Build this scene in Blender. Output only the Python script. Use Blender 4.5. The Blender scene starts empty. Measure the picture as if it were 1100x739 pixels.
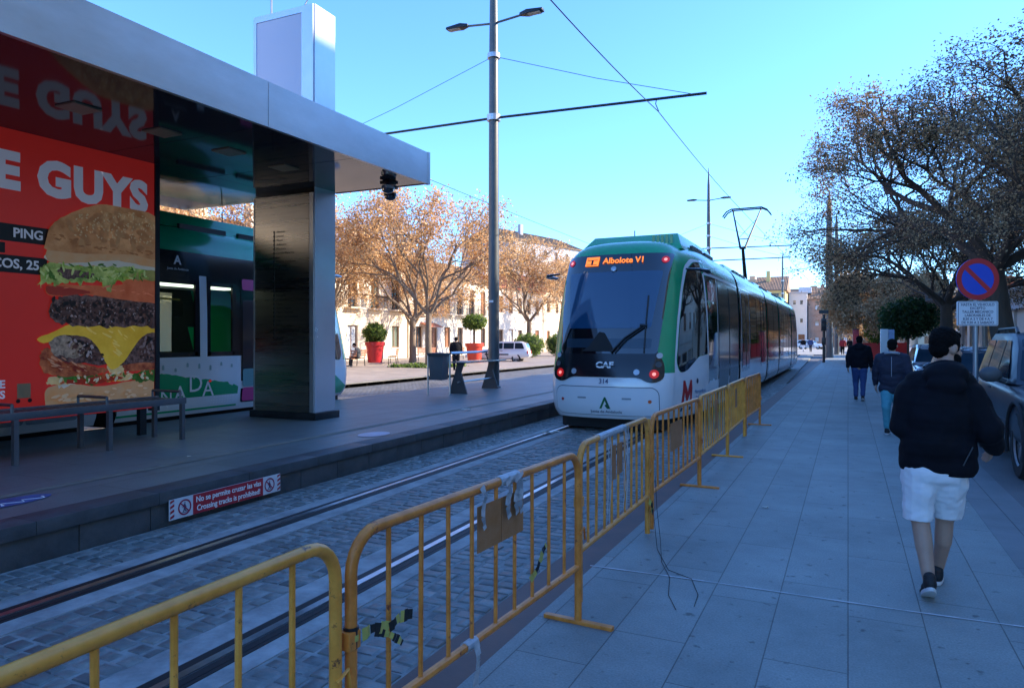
import bpy, bmesh, math, random
import numpy as np
from mathutils import Vector, Matrix, noise as mnoise
R = math.radians
PI = math.pi
S = bpy.context.scene
C = S.collection

# ------------------------------------------------------------------ camera, sky, sun, exposure
cam = bpy.data.objects.new('camera', bpy.data.cameras.new('camera'))
C.objects.link(cam)
cam.location = (0, 0, 1.62)
cam.rotation_euler = (R(90), 0, R(24.39))
cam.data.sensor_width = 36
cam.data.lens = 24.545
cam.data.shift_y = -0.005
cam.data.clip_start = 0.05
cam.data.clip_end = 3000
S.camera = cam

SUN_AZ = 60.0      # clockwise from +Y
SUN_EL = 28.0
wd = bpy.data.worlds.new('World'); S.world = wd; wd.use_nodes = True
nt = wd.node_tree
sky = nt.nodes.new('ShaderNodeTexSky'); sky.sky_type = 'NISHITA'
sky.sun_disc = False
sky.sun_elevation = R(SUN_EL); sky.sun_rotation = R(SUN_AZ)
sky.air_density = 1.0; sky.dust_density = 0.0; sky.ozone_density = 4.5; sky.altitude = 700
bg = nt.nodes['Background']; bg.inputs['Strength'].default_value = 0.15
tint = nt.nodes.new('ShaderNodeVectorMath'); tint.operation = 'MULTIPLY'; tint.inputs[1].default_value = (0.61, 0.86, 1.13)
nt.links.new(sky.outputs[0], tint.inputs[0]); nt.links.new(tint.outputs[0], bg.inputs[0])
sl = bpy.data.lights.new('sun', 'SUN'); sl.energy = 3.6; sl.angle = R(0.5); sl.color = (1.0, 0.86, 0.68)
so = bpy.data.objects.new('sun', sl); C.objects.link(so)
sd = Vector((math.sin(R(SUN_AZ))*math.cos(R(SUN_EL)), math.cos(R(SUN_AZ))*math.cos(R(SUN_EL)), math.sin(R(SUN_EL))))
so.rotation_euler = sd.to_track_quat('Z', 'Y').to_euler()
S.view_settings.view_transform = 'Standard'
S.view_settings.look = 'None'
S.view_settings.exposure = 1.72
S.view_settings.gamma = 1
S.view_settings.use_curve_mapping = False

# ------------------------------------------------------------------ materials
MATS = {}
def mat(name, col, rough=0.6, metal=0.0, var=0.0, vscale=3.0, bump=0.0, bscale=40.0, emit=None, estr=1.0, coat=0.0, spec=0.5, col2=None, stretch=None, trans=None, glow=0.0, rust=0.0, ior=1.5):
    if name in MATS: return MATS[name]
    m = bpy.data.materials.new(name); m.use_nodes = True; MATS[name] = m
    t = m.node_tree; b = t.nodes['Principled BSDF']
    b.inputs['Base Color'].default_value = (*col, 1)
    b.inputs['Roughness'].default_value = rough
    b.inputs['Metallic'].default_value = metal
    b.inputs['Specular IOR Level'].default_value = spec; b.inputs['IOR'].default_value = ior
    b.inputs['Coat Weight'].default_value = coat
    b.inputs['Coat Roughness'].default_value = 0.04
    tc = t.nodes.new('ShaderNodeTexCoord')
    src = tc.outputs['Object']
    if stretch:
        mp = t.nodes.new('ShaderNodeMapping'); mp.inputs['Scale'].default_value = stretch
        t.links.new(src, mp.inputs[0]); src = mp.outputs[0]
    if var > 0 or col2:
        n = t.nodes.new('ShaderNodeTexNoise'); n.inputs['Scale'].default_value = vscale; n.inputs['Detail'].default_value = 6
        n.inputs['Roughness'].default_value = 0.65
        t.links.new(src, n.inputs['Vector'])
        cr = t.nodes.new('ShaderNodeValToRGB')
        c1 = tuple(max(0, c*(1-var)) for c in col)
        c2 = col2 if col2 else tuple(min(1, c*(1+var)) for c in col)
        cr.color_ramp.elements[0].position = 0.32; cr.color_ramp.elements[0].color = (*c1, 1)
        cr.color_ramp.elements[1].position = 0.68; cr.color_ramp.elements[1].color = (*c2, 1)
        t.links.new(n.outputs['Fac'], cr.inputs[0]); t.links.new(cr.outputs[0], b.inputs['Base Color'])
        mr = t.nodes.new('ShaderNodeMapRange'); mr.inputs['To Min'].default_value = max(0.02, rough*0.8); mr.inputs['To Max'].default_value = min(1, rough*1.2)
        t.links.new(n.outputs['Fac'], mr.inputs[0]); t.links.new(mr.outputs[0], b.inputs['Roughness'])
    if bump > 0:
        n2 = t.nodes.new('ShaderNodeTexNoise'); n2.inputs['Scale'].default_value = bscale; n2.inputs['Detail'].default_value = 5
        t.links.new(src, n2.inputs['Vector'])
        bp = t.nodes.new('ShaderNodeBump'); bp.inputs['Strength'].default_value = 1.0; bp.inputs['Distance'].default_value = bump
        t.links.new(n2.outputs['Fac'], bp.inputs['Height']); t.links.new(bp.outputs[0], b.inputs['Normal'])
    if emit:
        b.inputs['Emission Color'].default_value = (*emit, 1); b.inputs['Emission Strength'].default_value = estr
    if rust > 0:          # flaked paint showing rust
        n4 = t.nodes.new('ShaderNodeTexNoise'); n4.inputs['Scale'].default_value = 13; n4.inputs['Detail'].default_value = 8; n4.inputs['Roughness'].default_value = .75
        t.links.new(src, n4.inputs['Vector'])
        c4 = t.nodes.new('ShaderNodeValToRGB'); c4.color_ramp.elements[0].position = .60; c4.color_ramp.elements[1].position = .66
        t.links.new(n4.outputs['Fac'], c4.inputs[0])
        m4 = t.nodes.new('ShaderNodeMix'); m4.data_type = 'RGBA'; t.links.new(c4.outputs[0], m4.inputs[0]); t.links.new(cr.outputs[0], m4.inputs[6]); m4.inputs[7].default_value = (.13*rust+.1, .055, .025, 1)
        t.links.new(m4.outputs[2], b.inputs['Base Color'])
    if glow > 0:          # faint glow added to brighten the print
        b.inputs['Emission Color'].default_value = (*col, 1); b.inputs['Emission Strength'].default_value = glow
        if var > 0 or col2: t.links.new(cr.outputs[0], b.inputs['Emission Color'])
    if trans is not None:      # thin leaf: some light passes through
        tr = t.nodes.new('ShaderNodeBsdfTranslucent'); tr.inputs[0].default_value = (*trans, 1)
        mx = t.nodes.new('ShaderNodeMixShader'); mx.inputs[0].default_value = 0.45
        t.links.new(b.outputs[0], mx.inputs[1]); t.links.new(tr.outputs[0], mx.inputs[2])
        t.links.new(mx.outputs[0], t.nodes['Material Output'].inputs[0])
    return m

def glass_see(name, tint, rough=0.02, clear=0.6):
    if name in MATS: return MATS[name]
    m = bpy.data.materials.new(name); m.use_nodes = True; MATS[name] = m
    t = m.node_tree; b = t.nodes['Principled BSDF']
    b.inputs['Base Color'].default_value = (0.01, 0.012, 0.014, 1); b.inputs['Roughness'].default_value = rough
    tr = t.nodes.new('ShaderNodeBsdfTransparent'); tr.inputs[0].default_value = (*tint, 1)
    mx = t.nodes.new('ShaderNodeMixShader'); mx.inputs[0].default_value = clear
    t.links.new(b.outputs[0], mx.inputs[1]); t.links.new(tr.outputs[0], mx.inputs[2])
    t.links.new(mx.outputs[0], t.nodes['Material Output'].inputs[0])
    return m

def brick_mat(name, c1, c2, cm, bw, rh, mortar=0.01, offset=0.5, rough=0.6, bump=0.004, swap=False, vert=False, var=0.35, spots=0.0, rotz=0.0, squash=1.0, bias=0.0, spec=0.5):
    if name in MATS: return MATS[name]
    m = bpy.data.materials.new(name); m.use_nodes = True; MATS[name] = m
    t = m.node_tree; b = t.nodes['Principled BSDF']; b.inputs['Roughness'].default_value = rough
    b.inputs['Specular IOR Level'].default_value = spec
    tc = t.nodes.new('ShaderNodeTexCoord'); v = tc.outputs['Object']
    if rotz:
        mp = t.nodes.new('ShaderNodeMapping'); mp.inputs['Rotation'].default_value = (0, 0, rotz); t.links.new(v, mp.inputs[0]); v = mp.outputs[0]
    if swap or vert:
        sx = t.nodes.new('ShaderNodeSeparateXYZ'); cx = t.nodes.new('ShaderNodeCombineXYZ'); t.links.new(v, sx.inputs[0])
        if swap: t.links.new(sx.outputs[1], cx.inputs[0]); t.links.new(sx.outputs[0], cx.inputs[1])
        else:
            ad = t.nodes.new('ShaderNodeMath'); ad.operation = 'ADD'; t.links.new(sx.outputs[0], ad.inputs[0]); t.links.new(sx.outputs[1], ad.inputs[1])
            t.links.new(ad.outputs[0], cx.inputs[0]); t.links.new(sx.outputs[2], cx.inputs[1])
        vv = cx.outputs[0]
    else: vv = v
    br = t.nodes.new('ShaderNodeTexBrick'); t.links.new(vv, br.inputs['Vector'])
    br.inputs['Scale'].default_value = 1; br.inputs['Brick Width'].default_value = bw; br.inputs['Row Height'].default_value = rh
    br.inputs['Mortar Size'].default_value = mortar; br.offset = offset; br.inputs['Mortar Smooth'].default_value = 0.3
    br.inputs['Color1'].default_value = (*c1, 1); br.inputs['Color2'].default_value = (*c2, 1); br.inputs['Mortar'].default_value = (*cm, 1)
    br.inputs['Bias'].default_value = bias
    n = t.nodes.new('ShaderNodeTexNoise'); n.inputs['Scale'].default_value = 1.3; n.inputs['Detail'].default_value = 9; n.inputs['Roughness'].default_value = 0.7
    t.links.new(v, n.inputs['Vector'])
    mr = t.nodes.new('ShaderNodeMapRange'); mr.inputs['From Min'].default_value = 0.3; mr.inputs['From Max'].default_value = 0.7
    mr.inputs['To Min'].default_value = 1-var; mr.inputs['To Max'].default_value = 1+var
    t.links.new(n.outputs['Fac'], mr.inputs[0])
    mu = t.nodes.new('ShaderNodeVectorMath'); mu.operation = 'SCALE'; t.links.new(br.outputs['Color'], mu.inputs[0]); t.links.new(mr.outputs[0], mu.inputs['Scale'])
    outc = mu.outputs[0]
    if spots > 0:
        vo = t.nodes.new('ShaderNodeTexNoise'); vo.inputs['Scale'].default_value = 10; vo.inputs['Detail'].default_value = 3
        t.links.new(v, vo.inputs['Vector'])
        r2 = t.nodes.new('ShaderNodeValToRGB'); r2.color_ramp.elements[0].position = 0.655; r2.color_ramp.elements[1].position = 0.72
        r2.color_ramp.elements[0].color = (1, 1, 1, 1); r2.color_ramp.elements[1].color = (1-spots,)*3+(1,)
        t.links.new(vo.outputs['Fac'], r2.inputs[0])
        m2 = t.nodes.new('ShaderNodeVectorMath'); m2.operation = 'MULTIPLY'; t.links.new(outc, m2.inputs[0]); t.links.new(r2.outputs[0], m2.inputs[1]); outc = m2.outputs[0]
        # fine speckle
        sp = t.nodes.new('ShaderNodeTexNoise'); sp.inputs['Scale'].default_value = 90; sp.inputs['Detail'].default_value = 2
        t.links.new(v, sp.inputs['Vector'])
        r3 = t.nodes.new('ShaderNodeMapRange'); r3.inputs['From Min'].default_value = 0.3; r3.inputs['From Max'].default_value = 0.7; r3.inputs['To Min'].default_value = 0.82; r3.inputs['To Max'].default_value = 1.18
        t.links.new(sp.outputs['Fac'], r3.inputs[0])
        m3 = t.nodes.new('ShaderNodeVectorMath'); m3.operation = 'SCALE'; t.links.new(outc, m3.inputs[0]); t.links.new(r3.outputs[0], m3.inputs['Scale']); outc = m3.outputs[0]
    t.links.new(outc, b.inputs['Base Color'])
    n3 = t.nodes.new('ShaderNodeTexNoise'); n3.inputs['Scale'].default_value = 60; n3.inputs['Detail'].default_value = 4; t.links.new(v, n3.inputs['Vector'])
    ma = t.nodes.new('ShaderNodeMath'); ma.operation = 'MULTIPLY'; ma.inputs[1].default_value = 0.35; t.links.new(n3.outputs['Fac'], ma.inputs[0])
    ms = t.nodes.new('ShaderNodeMath'); ms.operation = 'SUBTRACT'; t.links.new(ma.outputs[0], ms.inputs[0]); t.links.new(br.outputs['Fac'], ms.inputs[1])
    bp = t.nodes.new('ShaderNodeBump'); bp.inputs['Distance'].default_value = bump; t.links.new(ms.outputs[0], bp.inputs['Height']); t.links.new(bp.outputs[0], b.inputs['Normal'])
    return m

M = {}
def defm(k, *a, **kw): M[k] = mat(k, *a, **kw); return M[k]
defm('dark_metal', (0.035, 0.04, 0.045), 0.4, 0.6, var=0.2)
defm('pole_paint', (0.10, 0.11, 0.115), 0.45, 0.3, var=0.15, vscale=1.5)
defm('steel', (0.42, 0.43, 0.44), 0.22, 0.9, var=0.15, vscale=6)
defm('rail_steel', (0.55, 0.56, 0.58), 0.30, 1.0, var=0.25, vscale=5)
defm('rail_dark', (0.018, 0.016, 0.016), 0.6, 0.2)
defm('alu', (0.50, 0.51, 0.53), 0.32, 0.75, var=0.12, vscale=0.9, stretch=(1, 1, 3))
defm('alu_side', (0.62, 0.65, 0.70), 0.25, 0.55, var=0.06, vscale=1.5)
defm('soffit', (0.05, 0.053, 0.055), 0.06, 0.25, spec=0.5, ior=1.22)
defm('steel_dark', (0.10, 0.095, 0.09), 0.2, 0.95, var=0.1, vscale=1, stretch=(1, 1, 8))
defm('black', (0.012, 0.013, 0.015), 0.35)
defm('black_matte', (0.015, 0.015, 0.016), 0.85)
defm('rubber', (0.02, 0.02, 0.02), 0.8, bump=0.001, bscale=60)
defm('white', (0.75, 0.77, 0.78), 0.45)
defm('white_text', (0.8, 0.8, 0.8), 0.5)
defm('red', (0.45, 0.03, 0.03), 0.45)
defm('tram_white', (0.76, 0.78, 0.80), 0.16, coat=0.6, var=0.03, vscale=1.2)
defm('tram_grey', (0.30, 0.33, 0.36), 0.18, coat=0.6, var=0.06, vscale=2)
defm('tram_green', (0.006, 0.33, 0.135), 0.22, coat=0.35, var=0.06)
defm('tram_green_light', (0.10, 0.30, 0.06), 0.3, coat=0.5)
defm('tram_glass', (0.006, 0.007, 0.009), 0.03, spec=0.9, coat=1.0)
defm('tram_black', (0.012, 0.013, 0.016), 0.14, spec=0.6)
defm('grey_glass', (0.03, 0.034, 0.04), 0.08, spec=0.7)
defm('tram_blue_glass', (0.012, 0.058, 0.125), 0.07, spec=0.8, coat=.6)
defm('pink', (0.62, 0.05, 0.20), 0.4)
defm('amber', (0.9, 0.25, 0.03), 0.5, emit=(1.0, 0.20, 0.02), estr=.45)
defm('tail_red', (0.6, 0.01, 0.015), 0.2, emit=(1.0, 0.03, 0.03), estr=.08)
defm('tail_core', (1, 0.5, 0.4), 0.2, emit=(1.0, 0.32, 0.22), estr=.3)
defm('lamp_lens', (0.45, 0.5, 0.55), 0.1, 0.2)
defm('granite_dark', (0.062, 0.066, 0.07), 0.55, var=0.3, vscale=5, bump=0.002, bscale=60)
defm('concrete_strip', (0.30, 0.31, 0.30), 0.75, var=0.35, vscale=4, bump=0.003, bscale=50)
defm('mortar', (0.21, 0.225, 0.215), 0.9, var=0.45, vscale=5, bump=0.004, bscale=40)
defm('asphalt', (0.10, 0.10, 0.105), 0.75, var=0.22, vscale=1.2, bump=0.003, bscale=150)
defm('asphalt_road', (0.13, 0.13, 0.13), 0.7, var=0.2, vscale=0.8, bump=0.004, bscale=120)
defm('edge_strip', (0.13, 0.072, 0.055), 0.6, var=0.25, vscale=3, bump=0.001, bscale=60)
defm('plaza', (0.30, 0.24, 0.20), 0.8, var=0.2, vscale=0.9)
defm('bark', (0.065, 0.048, 0.036), 0.9, var=0.35, vscale=5, bump=0.02, bscale=14, stretch=(1, 1, 0.25))
defm('bark_light', (0.20, 0.145, 0.10), 0.9, var=0.35, vscale=5, bump=0.02, bscale=14, stretch=(1, 1, 0.25))
defm('leaf_gold', (0.74, 0.44, 0.17), 0.7, trans=(0.60, 0.33, 0.12))
defm('leaf_gold_b', (0.85, 0.58, 0.30), 0.7, trans=(0.70, 0.42, 0.2))
defm('leaf_brown', (0.42, 0.29, 0.15), 0.8, trans=(0.25, 0.16, 0.08))
defm('leaf_brown_b', (0.60, 0.43, 0.24), 0.8, trans=(0.32, 0.21, 0.11))
defm('leaf_green', (0.20, 0.28, 0.05), 0.6, trans=(0.15, 0.25, 0.03))
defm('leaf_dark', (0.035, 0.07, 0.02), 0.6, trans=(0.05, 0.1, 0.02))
defm('planter_red', (0.52, 0.025, 0.03), 0.4)
defm('planter_orange', (0.62, 0.06, 0.03), 0.4)
defm('wood', (0.30, 0.12, 0.06), 0.55, var=0.3, vscale=6)
defm('barrier_y', (0.80, 0.30, 0.03), 0.34, var=0.22, vscale=7, col2=(0.88, 0.38, 0.06), rust=.4)
defm('barrier_o', (0.70, 0.20, 0.02), 0.38, var=0.3, vscale=8, col2=(0.82, 0.29, 0.05), rust=.8)
defm('barrier_yo', (0.74, 0.255, 0.025), 0.38, var=0.3, vscale=6, col2=(0.84, 0.36, 0.07), rust=.8)
defm('plate_orange', (0.50, 0.19, 0.045), 0.55, var=0.3, vscale=14, col2=(0.42, 0.2, 0.09))
defm('tape_grey', (0.40, 0.42, 0.44), 0.5, var=0.3, vscale=20)
defm('skin', (0.42, 0.25, 0.18), 0.55, var=0.08, vscale=9)
defm('hair', (0.006, 0.005, 0.005), 0.9, spec=.1, bump=0.006, bscale=70)
defm('jacket_black', (0.004, 0.0045, 0.008), 0.9, spec=.2, bump=0.006, bscale=9, var=0.3, vscale=3)
defm('jacket_navy', (0.010, 0.012, 0.030), 0.75, bump=0.006, bscale=9)
defm('shorts', (0.74, 0.74, 0.76), 0.85, bump=0.008, bscale=8, var=0.05)
defm('jeans', (0.03, 0.06, 0.17), 0.85, bump=0.004, bscale=12)
defm('turquoise', (0.08, 0.30, 0.36), 0.85, bump=0.004, bscale=12)
defm('shoe_black', (0.012, 0.012, 0.014), 0.7)
defm('sole_white', (0.6, 0.6, 0.6), 0.6)
defm('car_paint', (0.02, 0.032, 0.045), 0.35, 0.0, spec=.4, coat=.15)
defm('car_white', (0.75, 0.75, 0.75), 0.25, coat=1.0)
defm('car_glass', (0.012, 0.03, 0.045), 0.04, spec=.5, ior=1.25)
defm('plastic_grey', (0.06, 0.065, 0.07), 0.55)
defm('hub', (0.22, 0.23, 0.24), 0.45, 0.4)
defm('sign_blue', (0.015, 0.07, 0.48), 0.35)
defm('sign_red', (0.50, 0.025, 0.03), 0.35)
defm('sign_white', (0.68, 0.70, 0.72), 0.4)
defm('sign_text', (0.06, 0.07, 0.12), 0.6)

# ------------------------------------------------------------------ object helpers
def link(o, parent=None):
    C.objects.link(o)
    if parent is not None: o.parent = parent
    return o
def tag(o, label=None, cat=None, group=None, kind=None):
    if label: o['label'] = label
    if cat: o['category'] = cat
    if group: o['group'] = group
    if kind: o['kind'] = kind
    return o
def empty(name, loc=(0, 0, 0), rz=0, label=None, cat=None, group=None):
    o = bpy.data.objects.new(name, None); o.location = loc; o.rotation_euler = (0, 0, rz); o.empty_display_size = 0.3
    link(o); return tag(o, label, cat, group)
def copy_tree(o, parent=None):
    c = o.copy(); C.objects.link(c); c.parent = parent
    for ch in list(o.children): copy_tree(ch, c)
    return c

class MB:
    def __init__(s): s.v = []; s.f = []; s.m = []
    def add(s, vs, fs, mi=0, mx=None):
        o = len(s.v)
        if mx is not None: vs = [mx @ Vector(v) for v in vs]
        s.v += [tuple(v) for v in vs]
        for f in fs: s.f.append(tuple(o+i for i in f)); s.m.append(mi)
        return s
    def box(s, x0, x1, y0, y1, z0, z1, mi=0, mx=None):
        return s.add([(x0,y0,z0),(x1,y0,z0),(x1,y1,z0),(x0,y1,z0),(x0,y0,z1),(x1,y0,z1),(x1,y1,z1),(x0,y1,z1)],
                     [(0,3,2,1),(4,5,6,7),(0,1,5,4),(1,2,6,5),(2,3,7,6),(3,0,4,7)], mi, mx)
    def quad(s, a, b, c, d, mi=0): return s.add([a,b,c,d], [(0,1,2,3)], mi)
    def tube(s, pts, r, n=8, mi=0, caps=True, flat=1.0):
        pts = [Vector(p) for p in pts]
        rs = r if hasattr(r, '__len__') else [r]*len(pts)
        vs = []; up = None
        for i, p in enumerate(pts):
            d = (pts[min(i+1, len(pts)-1)]-pts[max(i-1, 0)])
            if d.length < 1e-9: d = Vector((0,0,1))
            d.normalize()
            if up is None:
                up = Vector((0,0,1)) if abs(d.z) < 0.9 else Vector((0,1,0))
            a = d.cross(up)
            if a.length < 1e-6: a = d.orthogonal()
            a.normalize(); b = a.cross(d).normalized(); up = b
            for k in range(n):
                t = 2*PI*k/n; vs.append(p+(a*math.cos(t)+b*math.sin(t)*flat)*rs[i])
        fs = []
        for i in range(len(pts)-1):
            for k in range(n):
                fs.append((i*n+k, i*n+(k+1)%n, (i+1)*n+(k+1)%n, (i+1)*n+k))
        if caps: fs.append(tuple(range(n))[::-1]); fs.append(tuple((len(pts)-1)*n+k for k in range(n)))
        return s.add(vs, fs, mi)
    def lathe(s, prof, n=24, mi=0, mx=None, caps=True):
        vs = [(r*math.cos(2*PI*k/n), r*math.sin(2*PI*k/n), z) for r, z in prof for k in range(n)]
        fs = [(i*n+k, i*n+(k+1)%n, (i+1)*n+(k+1)%n, (i+1)*n+k) for i in range(len(prof)-1) for k in range(n)]
        if caps: fs.append(tuple(range(n))[::-1]); fs.append(tuple((len(prof)-1)*n+k for k in range(n)))
        return s.add(vs, fs, mi, mx)
    def prism(s, pts, axis, a, b, mi=0, mx=None):
        # pts: 2D outline; axis: extrusion axis
        def P(p, t):
            return {'x': (t, p[0], p[1]), 'y': (p[0], t, p[1]), 'z': (p[0], p[1], t)}[axis]
        n = len(pts); vs = [P(p, a) for p in pts]+[P(p, b) for p in pts]
        fs = [tuple(range(n))[::-1], tuple(range(n, 2*n))]+[(i, (i+1)%n, n+(i+1)%n, n+i) for i in range(n)]
        return s.add(vs, fs, mi, mx)
    def build(s, name, mats, parent=None, smooth=False, bevel=0, ang=35, recalc=True):
        me = bpy.data.meshes.new(name); me.from_pydata(s.v, [], s.f)
        for m in (mats if isinstance(mats, (list, tuple)) else [mats]): me.materials.append(m)
        me.polygons.foreach_set('material_index', s.m)
        if recalc or bevel:
            bm = bmesh.new(); bm.from_mesh(me)
            if recalc: bmesh.ops.recalc_face_normals(bm, faces=bm.faces)
            if bevel:
                es = [e for e in bm.edges if len(e.link_faces) == 2 and e.calc_face_angle(0) > R(30)]
                bmesh.ops.bevel(bm, geom=es, offset=bevel, segments=2, profile=0.6, affect='EDGES', clamp_overlap=True)
            bm.to_mesh(me); bm.free()
        if smooth or bevel:
            me.polygons.foreach_set('use_smooth', [True]*len(me.polygons)); me.set_sharp_from_angle(angle=R(ang))
        me.update()
        o = bpy.data.objects.new(name, me); return link(o, parent)

def eval_mesh(o):
    dg = bpy.context.evaluated_depsgraph_get(); dg.update()
    return bpy.data.meshes.new_from_object(o.evaluated_get(dg))

def text(body, size, mx, m, name='lettering', parent=None, bold=0.0, extrude=0.001, align='CENTER', space=1.0, xs=1.0):
    cu = bpy.data.curves.new(name, 'FONT'); cu.body = body; cu.size = size; cu.align_x = align; cu.align_y = 'CENTER'
    cu.offset = bold; cu.extrude = extrude; cu.space_character = space; cu.resolution_u = 3; cu.space_line = 0.95
    o = bpy.data.objects.new(name, cu); C.objects.link(o)
    me = eval_mesh(o); bpy.data.objects.remove(o); bpy.data.curves.remove(cu)
    me.transform(mx @ Matrix.Diagonal((xs, 1, 1, 1))); me.materials.clear(); me.materials.append(m); me.name = name
    return link(bpy.data.objects.new(name, me), parent)
def basis(o, x, y):
    x = Vector(x).normalized(); y = Vector(y).normalized(); z = x.cross(y).normalized(); y = z.cross(x)
    m = Matrix((x, y, z)).transposed().to_4x4(); m.translation = Vector(o); return m

def rrect(x0, x1, y0, y1, r, n=5):
    pts = []
    for cx, cy, a0 in ((x1-r, y0+r, -90), (x1-r, y1-r, 0), (x0+r, y1-r, 90), (x0+r, y0+r, 180)):
        for k in range(n+1):
            a = R(a0+90*k/n); pts.append((cx+r*math.cos(a), cy+r*math.sin(a)))
    return pts
def round_poly(pts, r, n=4):
    out = []
    L = len(pts)
    for i in range(L):
        p0 = Vector(pts[i-1][:2]); p = Vector(pts[i][:2]); p2 = Vector(pts[(i+1)%L][:2])
        rr = pts[i][2] if len(pts[i]) > 2 else r
        a = (p0-p); b = (p2-p); q = min(rr, a.length*0.49, b.length*0.49)
        A = p+a.normalized()*q; B = p+b.normalized()*q
        for k in range(n+1):
            t = k/n; out.append(tuple(A*(1-t)**2+p*2*t*(1-t)+B*t*t))
    return out
def skin_panel(name, outline, fn, center, off, m, parent, step=0.12, thick=0.0):
    """outline (2D) filled, cut to a grid, and laid onto the surface fn(u, v) at a small distance"""
    bm = bmesh.new(); vs = [bm.verts.new((p[0], p[1], 0)) for p in outline]; bm.faces.new(vs)
    us = [p[0] for p in outline]; ws = [p[1] for p in outline]
    for ax, lo, hi in ((0, min(us), max(us)), (1, min(ws), max(ws))):
        k = lo+step
        while k < hi-1e-4:
            co = (k, 0, 0) if ax == 0 else (0, k, 0); no = (1, 0, 0) if ax == 0 else (0, 1, 0)
            bmesh.ops.bisect_plane(bm, geom=bm.verts[:]+bm.edges[:]+bm.faces[:], plane_co=co, plane_no=no)
            k += step
    bmesh.ops.triangulate(bm, faces=[f for f in bm.faces if len(f.verts) > 4])
    cen = Vector(center)
    for v in bm.verts:
        u, w = v.co.x, v.co.y; e = 0.004
        p = Vector(fn(u, w)); nrm = (Vector(fn(u+e, w))-Vector(fn(u-e, w))).cross(Vector(fn(u, w+e))-Vector(fn(u, w-e)))
        nrm.normalize()
        if nrm.dot(p-cen) < 0: nrm = -nrm
        v.co = p+nrm*off
    for f in bm.faces:
        f.normal_update()
        if f.normal.dot(f.calc_center_median()-cen) < 0: f.normal_flip()
        f.smooth = True
    me = bpy.data.meshes.new(name); bm.to_mesh(me); bm.free(); me.materials.append(m)
    return link(bpy.data.objects.new(name, me), parent)
# ------------------------------------------------------------------ ground, track, pavement, road, platform
def sheet(name, x0, x1, y0, y1, z, m, z0=None, label=None):
    b = MB()
    if z0 is None: b.quad((x0,y0,z),(x1,y0,z),(x1,y1,z),(x0,y1,z))
    else: b.box(x0,x1,y0,y1,z0,z)
    o = b.build(name, m, recalc=False); tag(o, kind='structure'); return o
sheet('ground', -900, 900, -900, 1500, -0.08, M['asphalt'])
PAV_ROT = R(-1.31)
TX = math.tan(R(1.31))
def rot_sheet(name, x0, x1, y0, y1, z, z0, m, ob=True):
    b = MB(); b.box(x0, x1, y0, y1, z0, z); o = b.build(name, m, recalc=False); o.rotation_euler = (0,0,PAV_ROT); tag(o, kind='structure'); return o
pav = brick_mat('pavement_slabs', (0.188,0.21,0.196), (0.222,0.245,0.23), (0.085,0.092,0.086), 1.25, 0.39, 0.0035, 0.37, rough=0.58, bump=0.004, swap=True, var=0.22, spots=0.6)
rot_sheet('pavement', -1.64, 1.085, -12, 78, 0.0, -0.10, pav)
rot_sheet('paving_border', 1.085, 1.52, -12, 78, 0.002, -0.10, brick_mat('border', (0.14,0.15,0.15), (0.17,0.18,0.18), (0.05,0.05,0.05), 2.4, 0.435, 0.004, 0.5, swap=True, var=0.2))
rot_sheet('road', 1.52, 6.6, -12, 200, -0.003, -0.10, M['asphalt_road'])
rot_sheet('pavement_opposite', 6.6, 30, -12, 200, 0.10, -0.10, brick_mat('pav2', (0.2,0.19,0.18), (0.24,0.23,0.22), (0.08,0.08,0.08), 0.6, 0.4, 0.006, var=0.2))
rot_sheet('drain_strip', -1.93, -1.64, -12, 75, -0.006, -0.10, M['edge_strip'])
# track bed
cob_far = brick_mat('cobbles_far', (0.10,0.10,0.10), (0.19,0.19,0.19), (0.07,0.07,0.07), 0.16, 0.12, 0.014, 0.5, rough=0.6, bump=0.01, var=0.3)
sheet('track_bed', -5.24, -1.4, -6, 78, -0.0095, M['mortar'], -0.10)
sheet('track_bed_far', -5.24, -1.9, 27, 78, -0.004, cob_far, -0.0098)
sheet('track_bed_second', -14.6, -9.75, -30, 130, -0.018, cob_far, -0.07)
sheet('plaza', -60, -14.6, -30, 150, 0.10, brick_mat('plaza_paving', (0.30,0.25,0.21), (0.36,0.30,0.25), (0.2,0.17,0.14), 0.8, 0.5, 0.01, var=0.15), -0.07)
sheet('street_far', -14.6, 40, 78, 260, 0.02, mat('street_sunny', (0.30,0.29,0.27), 0.8, var=0.1), -0.07)

RL, RR = -4.43, -2.85        # rails (local, follow the platform)
rng = random.Random(4)
b = MB()
def cobble(b, cx, cy, w, l, ang, zt, mi):
    n = []
    hw, hl = w/2, l/2; j = 0.12
    base = [(-hw,-hl),(hw,-hl),(hw,hl),(-hw,hl)]
    ca, sa = math.cos(ang), math.sin(ang)
    o1 = []; o2 = []; o3 = []
    for (x, y) in base:
        x *= 1+rng.uniform(-j, j); y *= 1+rng.uniform(-j, j)*0.6
        X = cx+x*ca-y*sa; Y = cy+x*sa+y*ca
        o1.append((X, Y, -0.03)); 
        x2, y2 = x*0.93, y*0.95; o2.append((cx+x2*ca-y2*sa, cy+x2*sa+y2*ca, zt-0.006))
        x3, y3 = x*0.78, y*0.84; o3.append((cx+x3*ca-y3*sa, cy+x3*sa+y3*ca, zt+rng.uniform(-0.002, 0.002)))
    fs = []
    for a in (0, 4):
        for k in range(4): fs.append((a+k, a+(k+1)%4, a+4+(k+1)%4, a+4+k))
    fs.append((8,9,10,11))
    b.add(o1+o2+o3, fs, mi)
bands = [(-5.235, RL-0.24), (RL+0.30, RR-0.30), (RR+0.26, -1.93)]
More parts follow.
